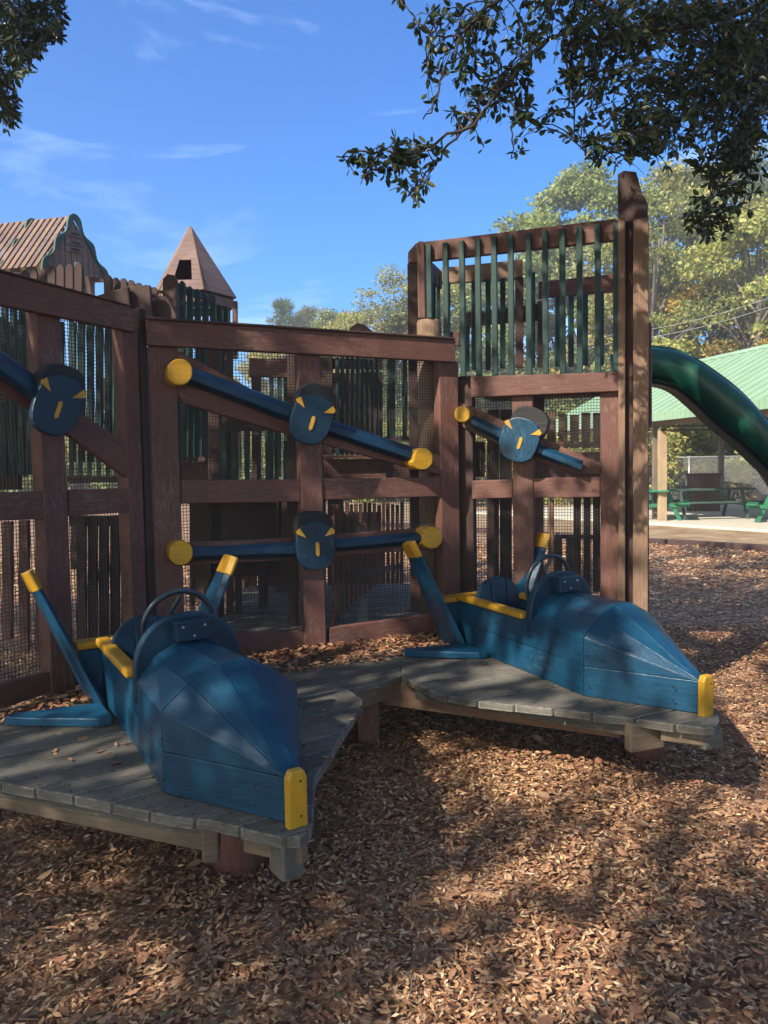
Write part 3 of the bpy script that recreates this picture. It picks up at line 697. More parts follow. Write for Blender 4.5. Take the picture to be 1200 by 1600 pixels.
    # fins: two raised tail fins and two flat ones on the deck
    for sgn in (1, -1):
        root = Vector((-1.66, sgn*.185, .0)); tip = Vector((-1.66, .52, .655)) if sgn > 0 else Vector((-1.74, -.462, .655))
        ax_ = (tip-root).normalized(); ch = Vector((1, 0, 0)); ch = (ch-ax_*ch.dot(ax_)).normalized(); nr = ax_.cross(ch)
        def sect(p, cw): return [p-ch*cw/2, p+ch*cw/2]
        def fin(b, p0, p1, c0, c1, th=.042):
            a0, a1 = sect(p0, c0); b0, b1 = sect(p1, c1)
            # six-sided section: blunt edges with bevelled leading edge
            def ring(p, cw, th): 
                return [p-ch*cw/2-nr*th/2, p+ch*(cw/2-.03)-nr*th/2, p+ch*cw/2-nr*th*.12, p+ch*cw/2+nr*th*.12, p+ch*(cw/2-.03)+nr*th/2, p-ch*cw/2+nr*th/2]
            r0, r1 = ring(p0, c0, th), ring(p1, c1, th); B = len(b.v); b.v += [tuple(p) for p in r0+r1]
            L = (p1-p0).length
            for i in range(6):
                j = (i+1) % 6; vi = (0, .2, .24, .26, .3, .5); b.face([B+i, B+j, B+6+j, B+6+i], [(0, vi[i]), (0, vi[i]+.08), (L, vi[i]+.08), (L, vi[i])])
            b.face([B+i for i in range(6)][::-1]); b.face([B+6+i for i in range(6)])
            return b
        kk = .865; pm = root.lerp(tip, kk); cm = .25*(1-kk)+.125*kk
        b = MB(); fin(b, root, pm, .25, cm); f_ = b.build('tail_fin', M['blue'], t, .003)
        b = MB(); fin(b, pm, tip, cm+.006, .128, .048); b.build('fin_tip', M['yellow'], f_, .004)
        b = MB(); b.prism([(-1.29, sgn*.215, .002), (-1.54, sgn*.20, .002), (-1.62, sgn*.57, .002), (-1.58, sgn*.60, .002), (-1.50, sgn*.52, .002), (-1.30, sgn*.27, .002)], (0, 0, .04)); b.build('flat_wing', M['blue'], t, .006)
    for sgn in (1, -1):
        for u, v, h in ((m_-.03, .265, .05), (m_-.03, .265, .22), (m_+.035, .245, .06), (m_+.03, .25, .20), (-1.2, .20, .06), (-1.2, .20, .22), (-.08, .07, .05), (-.08, .07, .11), (c_-.1, .212, .2), (c_-.1, .212, .06), (r_+.06, .172, .07), (r_+.06, .172, .22)):
            q = Vector((u, sgn*(v+.0205), h)); b = MB(); b.tube([q, q+Vector((0, sgn*.003, 0))], .0048, 8); b.build('screw', M['rubber'], t)
    return t
ship1 = make_ship(); G2 = 'blue toy spaceships with yellow trim'
ship2 = copy_tree(ship1)
N1 = gz(459, 1284, .4); N2 = gz(1097, 1114, .4)
for s_, n_, a in ((ship1, N1, -55.9), (ship2, N2, -61.4)):
    s_.location = n_; s_.rotation_euler.z = R(a)
tag(ship1, 'nearer blue wooden spaceship, its nose pointing at the viewer at the left deck corner', None, G2)
tag(ship2, 'farther blue wooden spaceship, seen from its side on the right deck below the tower', 'toy spaceship', G2)

# ------------------------------------------------------------------ inside of the castle: railings and posts seen through the mesh
def fence(name, label, cat, items, group=None):
    """items: (part name, material, [px corners], distance left, distance right, thickness)"""
    c0 = items[0]; t = thing(name, label, cat, gy(c0[2][0][0], c0[2][0][1], c0[3]), 0, group)
    for nm, mt, q, Ya, Yb, th in items:
        xs = [p[0] for p in q]; x0, x1 = min(xs), max(xs)
        b = MB(); b.prism([gy(x, y, Ya+(Yb-Ya)*((x-x0)/(x1-x0+1e-6))) for x, y in q], (0, th, 0)); b.build(nm, M[mt], t, .004)
    settle(t); return t
def R4(x0, x1, y0, y1): return [(x0, y0), (x1, y0), (x1, y1), (x0, y1)]
def slats(x0, x1, n, y0, y1, wd, mt, Ya, Yb, th=.036, round_=False, jit=2, y0b=None, y1b=None):
    L = []
    for i in range(n):
        u = i/(max(1, n-1)); x = x0+(x1-x0)*u; Y = Ya+(Yb-Ya)*u
        a = y0+((y0b or y0)-y0)*u+random.uniform(-jit, jit); c = y1+((y1b or y1)-y1)*u
        q = R4(x-wd/2, x+wd/2, a, c)
        if round_: q = [(x-wd/2, a+wd*.5), (x-wd*.2, a), (x+wd*.2, a), (x+wd/2, a+wd*.5), (x+wd/2, c), (x-wd/2, c)]
        L.append(('slat', mt, q, Y, Y, th))
    return L
I = 'slatted railings inside the castle'
fence('slat_railing', 'dense dark green slat railing behind the upper right mesh of the centre wall', 'railing',
      slats(527, 590, 9, 556, 712, 5.5, 'green', 6.6, 6.9) + [('rail', 'brown_dark', R4(518, 598, 560, 576), 6.75, 7.0, .04), ('sill', 'brown', R4(505, 604, 711, 716), 6.5, 6.6, .1),
       ('board', 'brown', R4(505, 604, 717, 748), 6.6, 6.7, .04), ('post', 'brown_dark', R4(499, 519, 548, 748), 6.7, 6.7, .1), ('board', 'brown_dark', R4(519, 598, 582, 708), 7.25, 7.3, .03)], I)
fence('slat_railing', 'two lone dark slats with trees behind, right of the dense green slats', 'railing',
      [('slat', 'green', R4(605, 618, 548, 684), 7.2, 7.2, .04), ('slat', 'green', R4(629, 636, 548, 684), 7.2, 7.2, .04), ('rail', 'brown_dark', R4(600, 645, 682, 688), 7.2, 7.2, .1),
       ('board', 'brown', R4(600, 690, 700, 748), 7.2, 7.4, .04)], I)
fence('timber_post', 'wide dark brown plank post behind the right end of the centre wall mesh', 'post', [('post', 'brown', R4(642, 658, 520, 975), 6.1, 6.1, .1), ('post', 'brown_dark', R4(664, 690, 540, 960), 5.9, 5.9, .08)])
fence('slat_railing', 'brown topped railing with few gappy slats behind the upper centre wall mesh', 'railing',
      [('rail', 'brown', R4(389, 451, 560, 589), 7.4, 7.3, .05), ('rail', 'brown_dark', R4(344, 434, 650, 674), 7.1, 7.1, .05), ('post', 'brown_dark', R4(393, 407, 586, 760), 7.3, 7.3, .06)] +
      slats(424, 446, 2, 588, 750, 6, 'green', 7.35, 7.35) + slats(350, 386, 3, 672, 750, 7, 'green', 7.0, 7.1) + slats(418, 432, 2, 672, 750, 7, 'green', 7.0, 7.1), I)
fence('timber_post', 'dark post crossing behind the left part of the centre wall mesh', 'post', [('post', 'brown_dark', R4(449, 464, 545, 975), 5.6, 5.6, .09)])
fence('timber_post', 'dark plank post below the pyramid turret behind the mesh', 'post', [('post', 'brown_dark', R4(325, 343, 540, 975), 6.0, 6.0, .09), ('post', 'brown_dark', R4(351, 362, 540, 640), 7.4, 7.4, .09)])
fence('slat_railing', 'green slats close behind the upper left corner of the centre wall mesh', 'railing',
      slats(287, 318, 4, 545, 716, 6, 'green', 6.3, 6.5) + [('sill', 'brown_dark', R4(284, 321, 714, 721), 6.3, 6.3, .08), ('board', 'brown', R4(284, 330, 722, 750), 6.35, 6.4, .04)], I)
# lower storey
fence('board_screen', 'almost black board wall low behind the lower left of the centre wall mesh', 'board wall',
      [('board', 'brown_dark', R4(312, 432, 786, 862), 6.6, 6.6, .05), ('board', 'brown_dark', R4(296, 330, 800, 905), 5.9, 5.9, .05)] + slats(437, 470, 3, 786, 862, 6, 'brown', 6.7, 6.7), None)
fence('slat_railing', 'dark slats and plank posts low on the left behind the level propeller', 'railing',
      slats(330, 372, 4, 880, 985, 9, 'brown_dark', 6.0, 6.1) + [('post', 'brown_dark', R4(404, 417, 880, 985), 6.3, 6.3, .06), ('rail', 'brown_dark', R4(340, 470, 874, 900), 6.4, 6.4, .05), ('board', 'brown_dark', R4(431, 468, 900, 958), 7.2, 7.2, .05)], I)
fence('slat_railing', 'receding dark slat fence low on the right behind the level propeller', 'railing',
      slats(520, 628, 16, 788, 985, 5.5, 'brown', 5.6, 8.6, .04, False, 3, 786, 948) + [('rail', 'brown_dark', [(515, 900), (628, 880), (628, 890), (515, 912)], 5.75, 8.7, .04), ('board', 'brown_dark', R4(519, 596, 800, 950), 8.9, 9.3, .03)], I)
fence('board_screen', 'dark boards added deep behind the centre wall to darken the lower room', 'board wall',  # dark backing added so the lower room renders dark
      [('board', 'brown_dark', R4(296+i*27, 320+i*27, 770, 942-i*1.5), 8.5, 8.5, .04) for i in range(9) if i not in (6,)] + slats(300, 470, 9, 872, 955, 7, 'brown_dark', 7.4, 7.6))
fence('slat_railing', 'dense shadowy slats behind the upper middle of the centre wall', 'railing',
      slats(292, 338, 6, 560, 745, 6, 'green', 8.0, 8.1) + slats(352, 384, 4, 650, 745, 5, 'brown_dark', 8.2, 8.3) + slats(436, 500, 7, 560, 745, 6, 'green', 8.3, 8.4) + [('rail', 'brown_dark', R4(290, 340, 600, 616), 8.15, 8.15, .04)], I)
fence('slat_railing', 'extra dark slats deep behind the upper mesh of the left wall', 'railing',
      slats(-4, 196, 15, 500, 745, 6, 'green', 7.2, 7.6, .036, False, 8), I)
# behind the tower mesh
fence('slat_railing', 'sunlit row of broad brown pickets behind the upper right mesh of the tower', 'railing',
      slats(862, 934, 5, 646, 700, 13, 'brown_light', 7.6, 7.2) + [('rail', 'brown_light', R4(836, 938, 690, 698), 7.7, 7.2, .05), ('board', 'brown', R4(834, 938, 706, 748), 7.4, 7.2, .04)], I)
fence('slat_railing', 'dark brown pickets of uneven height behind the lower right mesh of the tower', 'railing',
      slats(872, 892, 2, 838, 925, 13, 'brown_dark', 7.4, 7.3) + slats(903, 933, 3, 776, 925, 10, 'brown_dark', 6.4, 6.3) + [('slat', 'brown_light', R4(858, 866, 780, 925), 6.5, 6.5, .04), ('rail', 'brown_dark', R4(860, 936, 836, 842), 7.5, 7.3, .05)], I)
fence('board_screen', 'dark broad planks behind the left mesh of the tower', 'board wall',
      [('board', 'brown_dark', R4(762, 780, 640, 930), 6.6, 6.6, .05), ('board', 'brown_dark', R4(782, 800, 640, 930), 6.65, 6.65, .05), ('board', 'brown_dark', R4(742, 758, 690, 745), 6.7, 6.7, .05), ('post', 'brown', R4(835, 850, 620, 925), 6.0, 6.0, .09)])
# behind the left wall
fence('slat_railing', 'pale green and dark slats behind the upper mesh of the left wall', 'railing',
      slats(112, 196, 7, 500, 722, 10, 'green', 5.6, 6.2, .036, False, 6) + slats(122, 176, 4, 520, 690, 4, 'teal', 6.6, 6.8) + [('rail', 'brown_light', R4(104, 192, 744, 754), 5.5, 5.8, .1), ('board', 'brown_dark', R4(150, 192, 590, 640), 7.0, 7.0, .04)], I)
fence('slat_railing', 'dark and pale slats at the photo edge behind the left wall mesh', 'railing',
      slats(-8, 60, 6, 470, 742, 9, 'green', 4.9, 5.3, .036, False, 6) + slats(6, 58, 3, 480, 740, 4, 'teal', 6.2, 6.2) + [('board', 'brown_dark', R4(-20, 30, 715, 765), 5.1, 5.2, .05), ('rail', 'brown_dark', R4(-20, 66, 560, 578), 5.3, 5.4, .04)], I)
fence('slat_railing', 'brown plank slats behind the lower mesh of the left wall', 'railing',
      slats(10, 62, 3, 812, 1000, 15, 'brown', 4.9, 5.2, .04, False, 4, 812, 1040) + slats(126, 196, 5, 806, 1000, 14, 'brown_dark', 5.3, 5.6, .04) + [('rail', 'brown_dark', R4(108, 200, 806, 822), 5.6, 5.8, .05), ('board', 'brown_dark', R4(110, 128, 806, 890), 5.9, 5.9, .04)], I)
# floors inside
def floor(name, label, pts, z, mt='deck', th=.035, kind=None):
    b = MB(); P_ = [tuple(p)[:2] for p in pts]
    n = (0, 1); vals = [p[1] for p in P_]; k = min(vals)
    while k < max(vals):
        pc = clip(clip(P_, 0, 1, k+.004, -1), 0, 1, k+.134, 1)
        if len(pc) >= 3: b.prism([(p[0], p[1], z-th) for p in pc], (0, 0, th), (1, 0, 0))
        k += .138
    return tag(b.build(name, M[mt], None, .004), label, 'platform')
floor('platform', 'hidden plank platform added behind the centre wall rail to shade the lower storey', [gy(240, 770, 5.0), gy(500, 770, 5.5), gy(520, 770, 8.2), gy(200, 770, 8.2)], 1.33)  # hidden upper floor, added to keep the storey below dark
floor('platform', 'blue grey plank floor low inside the castle behind the centre wall', [PC.P(-.75, 0, -.16), PC.P(.80, 0, -.16), (.9, 7.6, 0), (-1.4, 7.6, 0)], .36)

# ------------------------------------------------------------------ gable hut and pyramid turret
GH = thing('gable_hut', 'sunlit gabled hut roof of brown slats with wavy green trim above the left wall', 'hut roof', gy(80, 450, 11))
Yg = 10.6
gn = Vector((.93, -.36, 0)).normalized()       # the gable's outward direction
apex = gy(114, 340, Yg); rb = gy(161, 430, Yg+.30); lb = gy(67, 400, Yg-.36)
hh_ = apex.z-(rb.z+lb.z)/2; halfw = (Vector((rb.x-lb.x, rb.y-lb.y, 0)).length)/2
acr = Vector((rb.x-lb.x, rb.y-lb.y, 0)).normalized(); rid = Vector((-acr.y, acr.x, 0)); 
if rid.x > 0: rid = -rid
rid = (rid*.25+Vector((-.97, .12, 0))).normalized(); zb = min(rb.z, lb.z)
halfw *= 1.06
def gh(u, v, z): p = Vector((apex.x, apex.y, 0))+acr*u+rid*v; return Vector((p.x, p.y, z))
nb_ = 11
for i in range(nb_):                            # gable boards
    u0 = -halfw+2*halfw*i/nb_; u1 = u0+2*halfw/nb_-.012; z0_ = zb-.05
    top = lambda u: apex.z-.03-abs(u)/halfw*(apex.z-zb-.06)
    pts = [gh(u0, 0, z0_), gh(u1, 0, z0_), gh(u1, 0, max(z0_+.02, top(u1))), gh(u0, 0, max(z0_+.02, top(u0)))]
    if abs((u0+u1)/2) > 1e-3 and u0 < 0 < u1: pts.insert(3, gh(0, 0, apex.z-.03))
    b = MB(); b.prism(pts, rid*.02, (0, 0, 1)); b.build('gable_board', M['redwood'], GH, .003)
for i, z in enumerate((.34, .52, .66)):
    b = MB(); zz = apex.z-hh_*z; b.prism([gh(-.10, -.004, zz-.035), gh(.10, -.004, zz-.035), gh(.10, -.004, zz+.035), gh(-.10, -.004, zz+.035)], rid*-.02); b.build('gable_batten', M['redwood'], GH, .003)
    b = MB(); c = gh(0, -.026, zz); b.prism([c+acr*.075*math.cos(a)+Vector((0, 0, .018*math.sin(a))) for a in np.linspace(0, 2*math.pi, 14, endpoint=False)], rid*-.002); b.build('oval_shade_disc', M['shade_fill'], GH)  # dark disc painting the shade of an oval hole; nothing is cut
Lr = 1.25
for i in range(13):                             # roof slats running down the left slope, daylight between them
    v0 = .04+i*Lr/13; u_ = -halfw*1.08
    for s_ in (-1, 1):
        a = gh(0, v0, apex.z+.012); c = gh(s_*halfw*1.08, v0, zb-.05); dv = rid*.062
        b = MB(); nrm = (c-a).cross(rid).normalized(); nrm = nrm if nrm.z > 0 else -nrm
        b.prism([a, c, c+dv, a+dv], nrm*.02); b.build('roof_slat', M['redwood' if s_ > 0 or i % 2 else 'brown_light'], GH, .002)
for v in (-.03, Lr*.5, Lr):                      # wavy barge boards
    for s_ in (-1, 1):
        top_, bot_ = [], []
        for k in range(22):
            u = k/21; cx = s_*halfw*1.12*u; zc = apex.z+.05-(apex.z+.05-(zb-.10))*u; wv = .022*math.sin(u*17)
            top_.append(gh(cx+s_*(.012+wv), v, zc+.002+wv)); bot_.append(gh(cx-s_*.018, v, zc-.035))
        b = MB()
        for k in range(21): b.prism([top_[k], top_[k+1], bot_[k+1], bot_[k]], rid*.025)
        b.build('barge_board', M['trim'], GH)
for (x, y0, x1, y1, mt) in ((0, 402, 78, 414, 'joist'), (0, 412, 80, 425, 'brown_light'), (68, 400, 84, 470, 'redwood'), (132, 418, 146, 470, 'redwood'), (130, 432, 162, 440, 'redwood'), (84, 404, 132, 470, 'brown'), (14, 402, 22, 440, 'joist'), (40, 402, 48, 440, 'joist')):
    b = MB(); b.prism([gy(a, c, Yg+.05+(a-60)*.003) for a, c in R4(x, x1, y0, y1)], (0, .06, 0)); b.build('frame_board', M[mt], GH, .004)
settle(GH)
fence('slat_railing', 'stepped grey slats with rounded tops in front of the gable hut', 'railing',
      slats(10, 122, 9, 428, 480, 12, 'brown_dark', 7.2, 6.8, .05, True, 2, 408, 470) + slats(44, 118, 5, 424, 480, 4, 'teal', 7.4, 7.1, .04, False, 2, 410, 470), I)
fence('slat_railing', 'row of dark rounded slats between the gable hut and the pyramid turret', 'railing',
      slats(168, 240, 7, 428, 490, 12, 'brown_dark', 6.8, 7.4, .05, True, 2, 450, 500) + [('rail', 'brown_dark', [(160, 462), (236, 470), (236, 490), (160, 482)], 7.0, 7.5, .05)], I)
PTt = thing('pyramid_turret', 'pointed brown pyramid turret roof with a square window opening over green slats', 'turret', gy(300, 480, 8.4))
Yt = 8.4; ap = gy(297, 355, Yt); bc = gy(308, 465, Yt); rr = .46; cz = bc.z; NS = 6; th0 = R(-62)
ring = [Vector((ap.x+rr*math.cos(th0+2*math.pi*k/NS), ap.y+rr*math.sin(th0+2*math.pi*k/NS), cz-.02)) for k in range(NS)]
for k in range(NS):
    A, B_ = ring[k], ring[(k+1) % NS]; mid_ = (A+B_)/2
    front = (mid_-Vector((ap.x, ap.y, 0))).dot(Vector((0, -1, 0))) > .25 and (mid_.x-ap.x) < .12
    nrm = (B_-A).cross(ap-A).normalized()
    if nrm.dot(mid_-ap) < 0: nrm = -nrm
    rows = 13
    for r in range(rows):
        u0, u1 = r/rows, (r+.97)/rows
        a, b2, c, d = A.lerp(ap, u0), B_.lerp(ap, u0), B_.lerp(ap, u1), A.lerp(ap, u1)
        if front and .08 < u0 < .42:
            for (p, q, s_, t_) in ((0, .26, 0, .26), (.76, 1, .76, 1)):
                b = MB(); b.prism([a.lerp(b2, p), a.lerp(b2, q), d.lerp(c, t_), d.lerp(c, s_)], nrm*.018); b.build('lap_board', M['redwood'], PTt)
            continue
        b = MB(); b.prism([a, b2, c, d], nrm*.018); b.build('lap_board', M['redwood'], PTt)
    b = MB(); b.tube([A+nrm*.01, ap], .016, 6); b.build('hip_strip', M['brown_light'], PTt)
for k in range(NS):
    A, B_ = ring[k]*1, ring[(k+1) % NS]*1; cc = Vector((ap.x, ap.y, 0))
    b = MB(); b.bar(A.lerp(Vector((ap.x, ap.y, A.z)), .06)-Vector((0, 0, .06)), B_.lerp(Vector((ap.x, ap.y, A.z)), .06)-Vector((0, 0, .06)), .09, .03); b.build('eave_board', M['brown_light'], PTt)
    for j in range(4):
        p = A.lerp(B_, (j+.5)/4); p = Vector((ap.x, ap.y, p.z)).lerp(p, .86)
        b = MB(); b.box((p.x, p.y, (cz-.12+1.4)/2), (.05, 0, 0), (0, .04, 0), (0, 0, cz-.12-1.4)); b.build('slat', M['green'], PTt, .003)
settle(PTt)
fence('slat_railing', 'front row of tall green rounded slats leaning against the pyramid turret', 'railing',
      [('post', 'brown_dark', [(254, 436), (262, 428), (272, 430), (276, 440), (276, 500), (254, 500)], 6.7, 6.7, .08)] + slats(284, 332, 5, 440, 520, 9, 'green', 6.9, 7.3, .05, True, 2, 460, 520) +
      [('rail', 'brown_dark', [(255, 436), (336, 462), (336, 474), (255, 450)], 6.8, 7.3, .04), ('post', 'brown', R4(363, 370, 470, 560), 7.6, 7.6, .06)], I)
fence('post_cap', 'dark peaked timber cap poking above the top rail of the centre wall', 'post cap', [('cap', 'brown_dark', [(544, 522), (546, 512), (558, 505), (569, 507), (586, 520), (586, 530), (544, 530)], 6.0, 6.0, .12)])

# ------------------------------------------------------------------ slide
SL = thing('slide', 'glossy dark green plastic slide curving down behind the tower', 'slide', gy(1020, 600, 5.9))
cv = [(980, 537, 601, 5.95), (1018, 542, 603, 5.95), (1050, 546, 612, 5.95), (1082, 560, 638, 5.9), (1112, 579, 667, 5.85), (1150, 608, 698, 5.8), (1182, 641, 728, 5.75), (1215, 684, 760, 5.7), (1262, 760, 832, 5.6), (1310, 850, 905, 5.5), (1370, 935, 985, 5.4), (1450, 985, 1030, 5.3)]
def interp(L, n):
    out_ = []
    A = np.array(L, float); t = np.linspace(0, len(L)-1, n)
    for x in t:
        i = min(int(x), len(L)-2); u = x-i; p0 = A[max(i-1, 0)]; p1 = A[i]; p2 = A[i+1]; p3 = A[min(i+2, len(L)-1)]
        out_.append(.5*((2*p1)+(-p0+p2)*u+(2*p0-5*p1+4*p2-p3)*u*u+(-p0+3*p1-3*p2+p3)*u**3))
    return out_
cs = interp(cv, 60)
def sweep(name, prof, mt, parent, smooth=True):      # prof: (v from top 0 to bottom 1, push in metres towards the viewer)
    b = MB(); n = len(prof)
    for (x, y0, y1, Y) in cs:
        T, Bm = gy(x, y0, Y), gy(x+ (y1-y0)*.0, y1, Y)
        for v, o in prof: p = T.lerp(Bm, v); b.v.append((p.x, p.y-o, p.z))
    for i in range(len(cs)-1):
        for j in range(n):
            k = (j+1) % n; b.face([i*n+j, i*n+k, (i+1)*n+k, (i+1)*n+j], None, smooth)
    b.face(list(range(n))); b.face(list(range((len(cs)-1)*n, len(cs)*n))[::-1]); return b.build(name, M[mt], parent)
sweep('chute', [(0.01, 0), (.03, .05), (.12, .10), (.3, .145), (.5, .155), (.7, .13), (.84, .08), (.90, .0), (.86, -.14), (.72, -.30), (.45, -.42), (.05, -.46), (.05, -.43), (.42, -.38), (.66, -.27), (.78, -.13), (.78, -.02), (.45, .06), (.05, -.02)], 'slide', SL)
sweep('rim', [(-.02, .03), (-.03, .0), (-.02, -.03), (.02, -.03), (.03, .0), (.02, .03)], 'slide', SL)
sweep('flange', [(.87, .10), (.895, .11), (.90, .10), (.90, .02), (.87, .02)], 'slide_rim', SL, False)
sweep('flange', [(.935, .06), (.96, .08), (.975, .06), (.975, -.1), (.935, -.1)], 'slide_rim', SL, False)
# dead-straight supports
b = MB(); c = gy(1260, 850, 5.8); b.tube([(c.x, c.y+.3, 0), (c.x, c.y+.3, 1.0)], .04, 12); b.build('support_post', M['steel'], SL)
settle(SL)

# ------------------------------------------------------------------ picnic shelter
SH = thing('picnic_shelter', 'open picnic shelter with a pale green metal roof behind the slide', 'shelter', gy(1100, 800, 20))
Ed = Vector((.24, -.97, 0)).normalized(); En = Vector((Ed.y*-1, Ed.x, 0)); En = En if En.x > 0 else -En
E0 = gy(1020, 648, 19.3); ze = E0.z; halfspan = 3.4; rise = 1.75
def shp(k, v, z): p = E0+Ed*k+En*v; return Vector((p.x, p.y, z))
kA, kB = -6.2, 9.5
def roofz(v): return ze+rise*(1-abs(v-halfspan)/halfspan)
for s_, (v0, v1) in (('', (0, halfspan)), ('', (2*halfspan, halfspan))):
    b = MB(); b.prism([shp(kA, v0, roofz(v0)), shp(kB, v0, roofz(v0)), shp(kB, v1, roofz(v1)), shp(kA, v1, roofz(v1))], (0, 0, .03))
    k = kA
    while k < kB:
        b.prism([shp(k, v0, roofz(v0)+.03), shp(k+.04, v0, roofz(v0)+.03), shp(k+.04, v1, roofz(v1)+.03), shp(k, v1, roofz(v1)+.03)], (0, 0, .035)); k += .40
    b.build('roof', M['roof'], SH)
    b = MB(); b.prism([shp(kA+.1, v0*.98+.05, roofz(v0)-.03), shp(kB-.1, v0*.98+.05, roofz(v0)-.03), shp(kB-.1, v1, roofz(v1)-.03), shp(kA+.1, v1, roofz(v1)-.03)], (0, 0, .02)); b.build('ceiling', M['ceiling'], SH)
    b = MB(); n_ = -En if v0 == 0 else En
    a = shp(kA, v0, ze-.17)+n_*.005; c = shp(kB, v0, ze-.17)+n_*.005; b.prism([a, c, c+Vector((0, 0, .20)), a+Vector((0, 0, .20))], n_*.025)
    k = kA
    while k < kB: p = shp(k, v0, ze-.17)+n_*.03; b.prism([p, p+Ed*.05, p+Ed*.05+Vector((0, 0, .2)), p+Vector((0, 0, .2))], n_*.015); k += .16
    b.build('fascia', M['roof'], SH)
b = MB(); b.prism([shp(kA-.05, halfspan-.15, ze+rise-.03), shp(kA-.05, halfspan, ze+rise+.085), shp(kA-.05, halfspan+.15, ze+rise-.03)], Ed*(kB-kA+.1)); b.build('ridge_cap', M['roof'], SH)
for v in (.45, 2*halfspan-.45):
    b = MB(); b.bar(shp(kA+.2, v, ze-.14), shp(kB-.2, v, ze-.14), .24, .08); b.build('beam', M['joist'], SH)
    for k in ((-.55, 4.3, 8.6) if v < 1 else (-5.67, -1.2, 3.3, 7.8)):
        p = shp(k, v, 0); b = MB(); b.abox((p.x-.075, p.y-.075, .07), (p.x+.075, p.y+.075, ze-.26)); b.build('post', M['joist'], SH, .01)
for k in (-5.67, -3.1, -.55, 1.9, 4.3, 6.4, 8.6):
    b = MB(); a, c = shp(k, .45, ze-.10), shp(k, 2*halfspan-.45, ze-.10); top = shp(k, halfspan, ze+rise-.12)
    b.bar(a, c, .05, .05); b.bar(a, top, .05, .05); b.bar(c, top, .05, .05)
    for u in (.25, .5, .75):
        q_ = a.lerp(c, u); tz = a.z+(top.z-a.z)*(1-abs(u-.5)*2); b.bar(q_, Vector((q_.x, q_.y, tz)), .03, .03, (1, 0, 0))
        if u != .5: b.bar(q_, a.lerp(c, .5)+Vector((0, 0, top.z-a.z)), .03, .03)
    b.build('truss', M['truss'], SH)
settle(SH)
pp = gz(1035, 818); b = MB()
b.prism([(pp.x-.10, pp.y-.05, 0), (pp.x+.10, pp.y-.05, 0), (pp.x+.10, pp.y-.05, 2.22), (pp.x-.10, pp.y-.05, 2.40)], (0, .14, 0), (0, 0, 1))
tag(b.build('wooden_post', M['pale_post'], bevel=.01), 'lone pale wooden post with a slanted top on the edge of the concrete slab', 'post')

def picnic(loc, rz, mt, label, ln=2.3):
    t = thing('picnic_table', label, 'picnic table', loc, rz, 'picnic tables under the shelter')
    b = MB()
    for i in range(5): b.abox((-ln/2, -.37+i*.15, .73), (ln/2, -.37+i*.15+.14, .775))
    b.build('tabletop', M[mt], t, .004)
    for s_ in (1, -1):
        b = MB(); b.abox((-ln/2, s_*.72-.13, .42), (ln/2, s_*.72+.13, .46)); b.build('bench', M[mt], t, .004)
    for e in (-1, 1):
        x = e*(ln/2-.35)
        for s_ in (1, -1):
            b = MB(); b.bar((x, s_*.30, .74), (x, s_*.62, 0), .10, .045, (0, 1, 0)); b.build('leg', M[mt], t, .004)
        b = MB(); b.bar((x+e*.05, -.85, .38), (x+e*.05, .85, .38), .09, .04); b.build('cross_bar', M[mt], t, .004)
        b = MB(); b.bar((x, 0, .40), (x*.25, 0, .72), .08, .04, (0, 0, 1)); b.build('diagonal_brace', M[mt], t, .004)
    return t
zsl = .07
p = gz(1094, 808, zsl); picnic((p.x, p.y-.3, zsl), R(4), 'table_dark', 'dull dark green picnic table in the shade in front of the brown bin', 2.35)
p = gz(1026, 810, zsl); picnic((p.x-.1, p.y-.1, zsl), R(70), 'table_green', 'bright green picnic table half in the sun behind the lone pale post', 1.9)
p = gz(1225, 815, zsl); picnic((p.x+.1, p.y+.1, zsl), R(63), 'table_green', 'bright green picnic table cut by the right photo edge', 1.9)
p = gz(1111, 800, zsl); BN = thing('trash_bin', 'square brown boarded bin behind the dull green picnic table', 'bin', (p.x+.1, p.y+.8, zsl), R(-22))
b = MB()
for i in range(6): b.abox((-.46+i*.155, -.45, 0), (-.46+i*.155+.148, -.42, 1.08)); b.abox((-.46+i*.155, .42, 0), (-.46+i*.155+.148, .45, 1.08))
for i in range(6): b.abox((-.46, -.40+i*.137, 0), (-.43, -.40+i*.137+.13, 1.08)); b.abox((.43, -.40+i*.137, 0), (.46, -.40+i*.137+.13, 1.08))
b.build('side_boards', M['bin'], BN, .004); b = MB(); b.abox((-.50, -.49, 1.08), (.50, .49, 1.13)); b.build('lid', M['brown_dark'], BN, .008)

# chain-link fence
F0, F1 = gz(900, 773), gz(1260, 768); F0 = Vector((5.6, 31, 0)); F1 = Vector((19, 27.5, 0))
CF = thing('chain_link_fence', 'galvanised chain link fence beyond the picnic shelter', 'fence', F0)
fd = (F1-F0).normalized(); FL = (F1-F0).length; H = 1.75
b = MB(); b.tube([F0+Vector((0, 0, H)), F1+Vector((0, 0, H))], .024, 8); b.build('top_rail', M['steel'], CF)
k = .3
while k < FL: b = MB(); p = F0+fd*k; b.tube([p, p+Vector((0, 0, H+.05))], .03, 8); b.build('post', M['steel'], CF); k += 3
V = []; Q = []; fn = Vector((-fd.y, fd.x, 0))
def wire2(a, c, r):
    b0 = len(V); d = (c-a).normalized(); s1_ = fn; s2_ = d.cross(fn)
    for p in (a, c):
        for i, j in ((-1, -1), (1, -1), (1, 1), (-1, 1)): V.append(tuple(p+s1_*i*r+s2_*j*r))
    for i in range(4): j = (i+1) % 4; Q.append((b0+i, b0+j, b0+4+j, b0+4+i))
k = -H
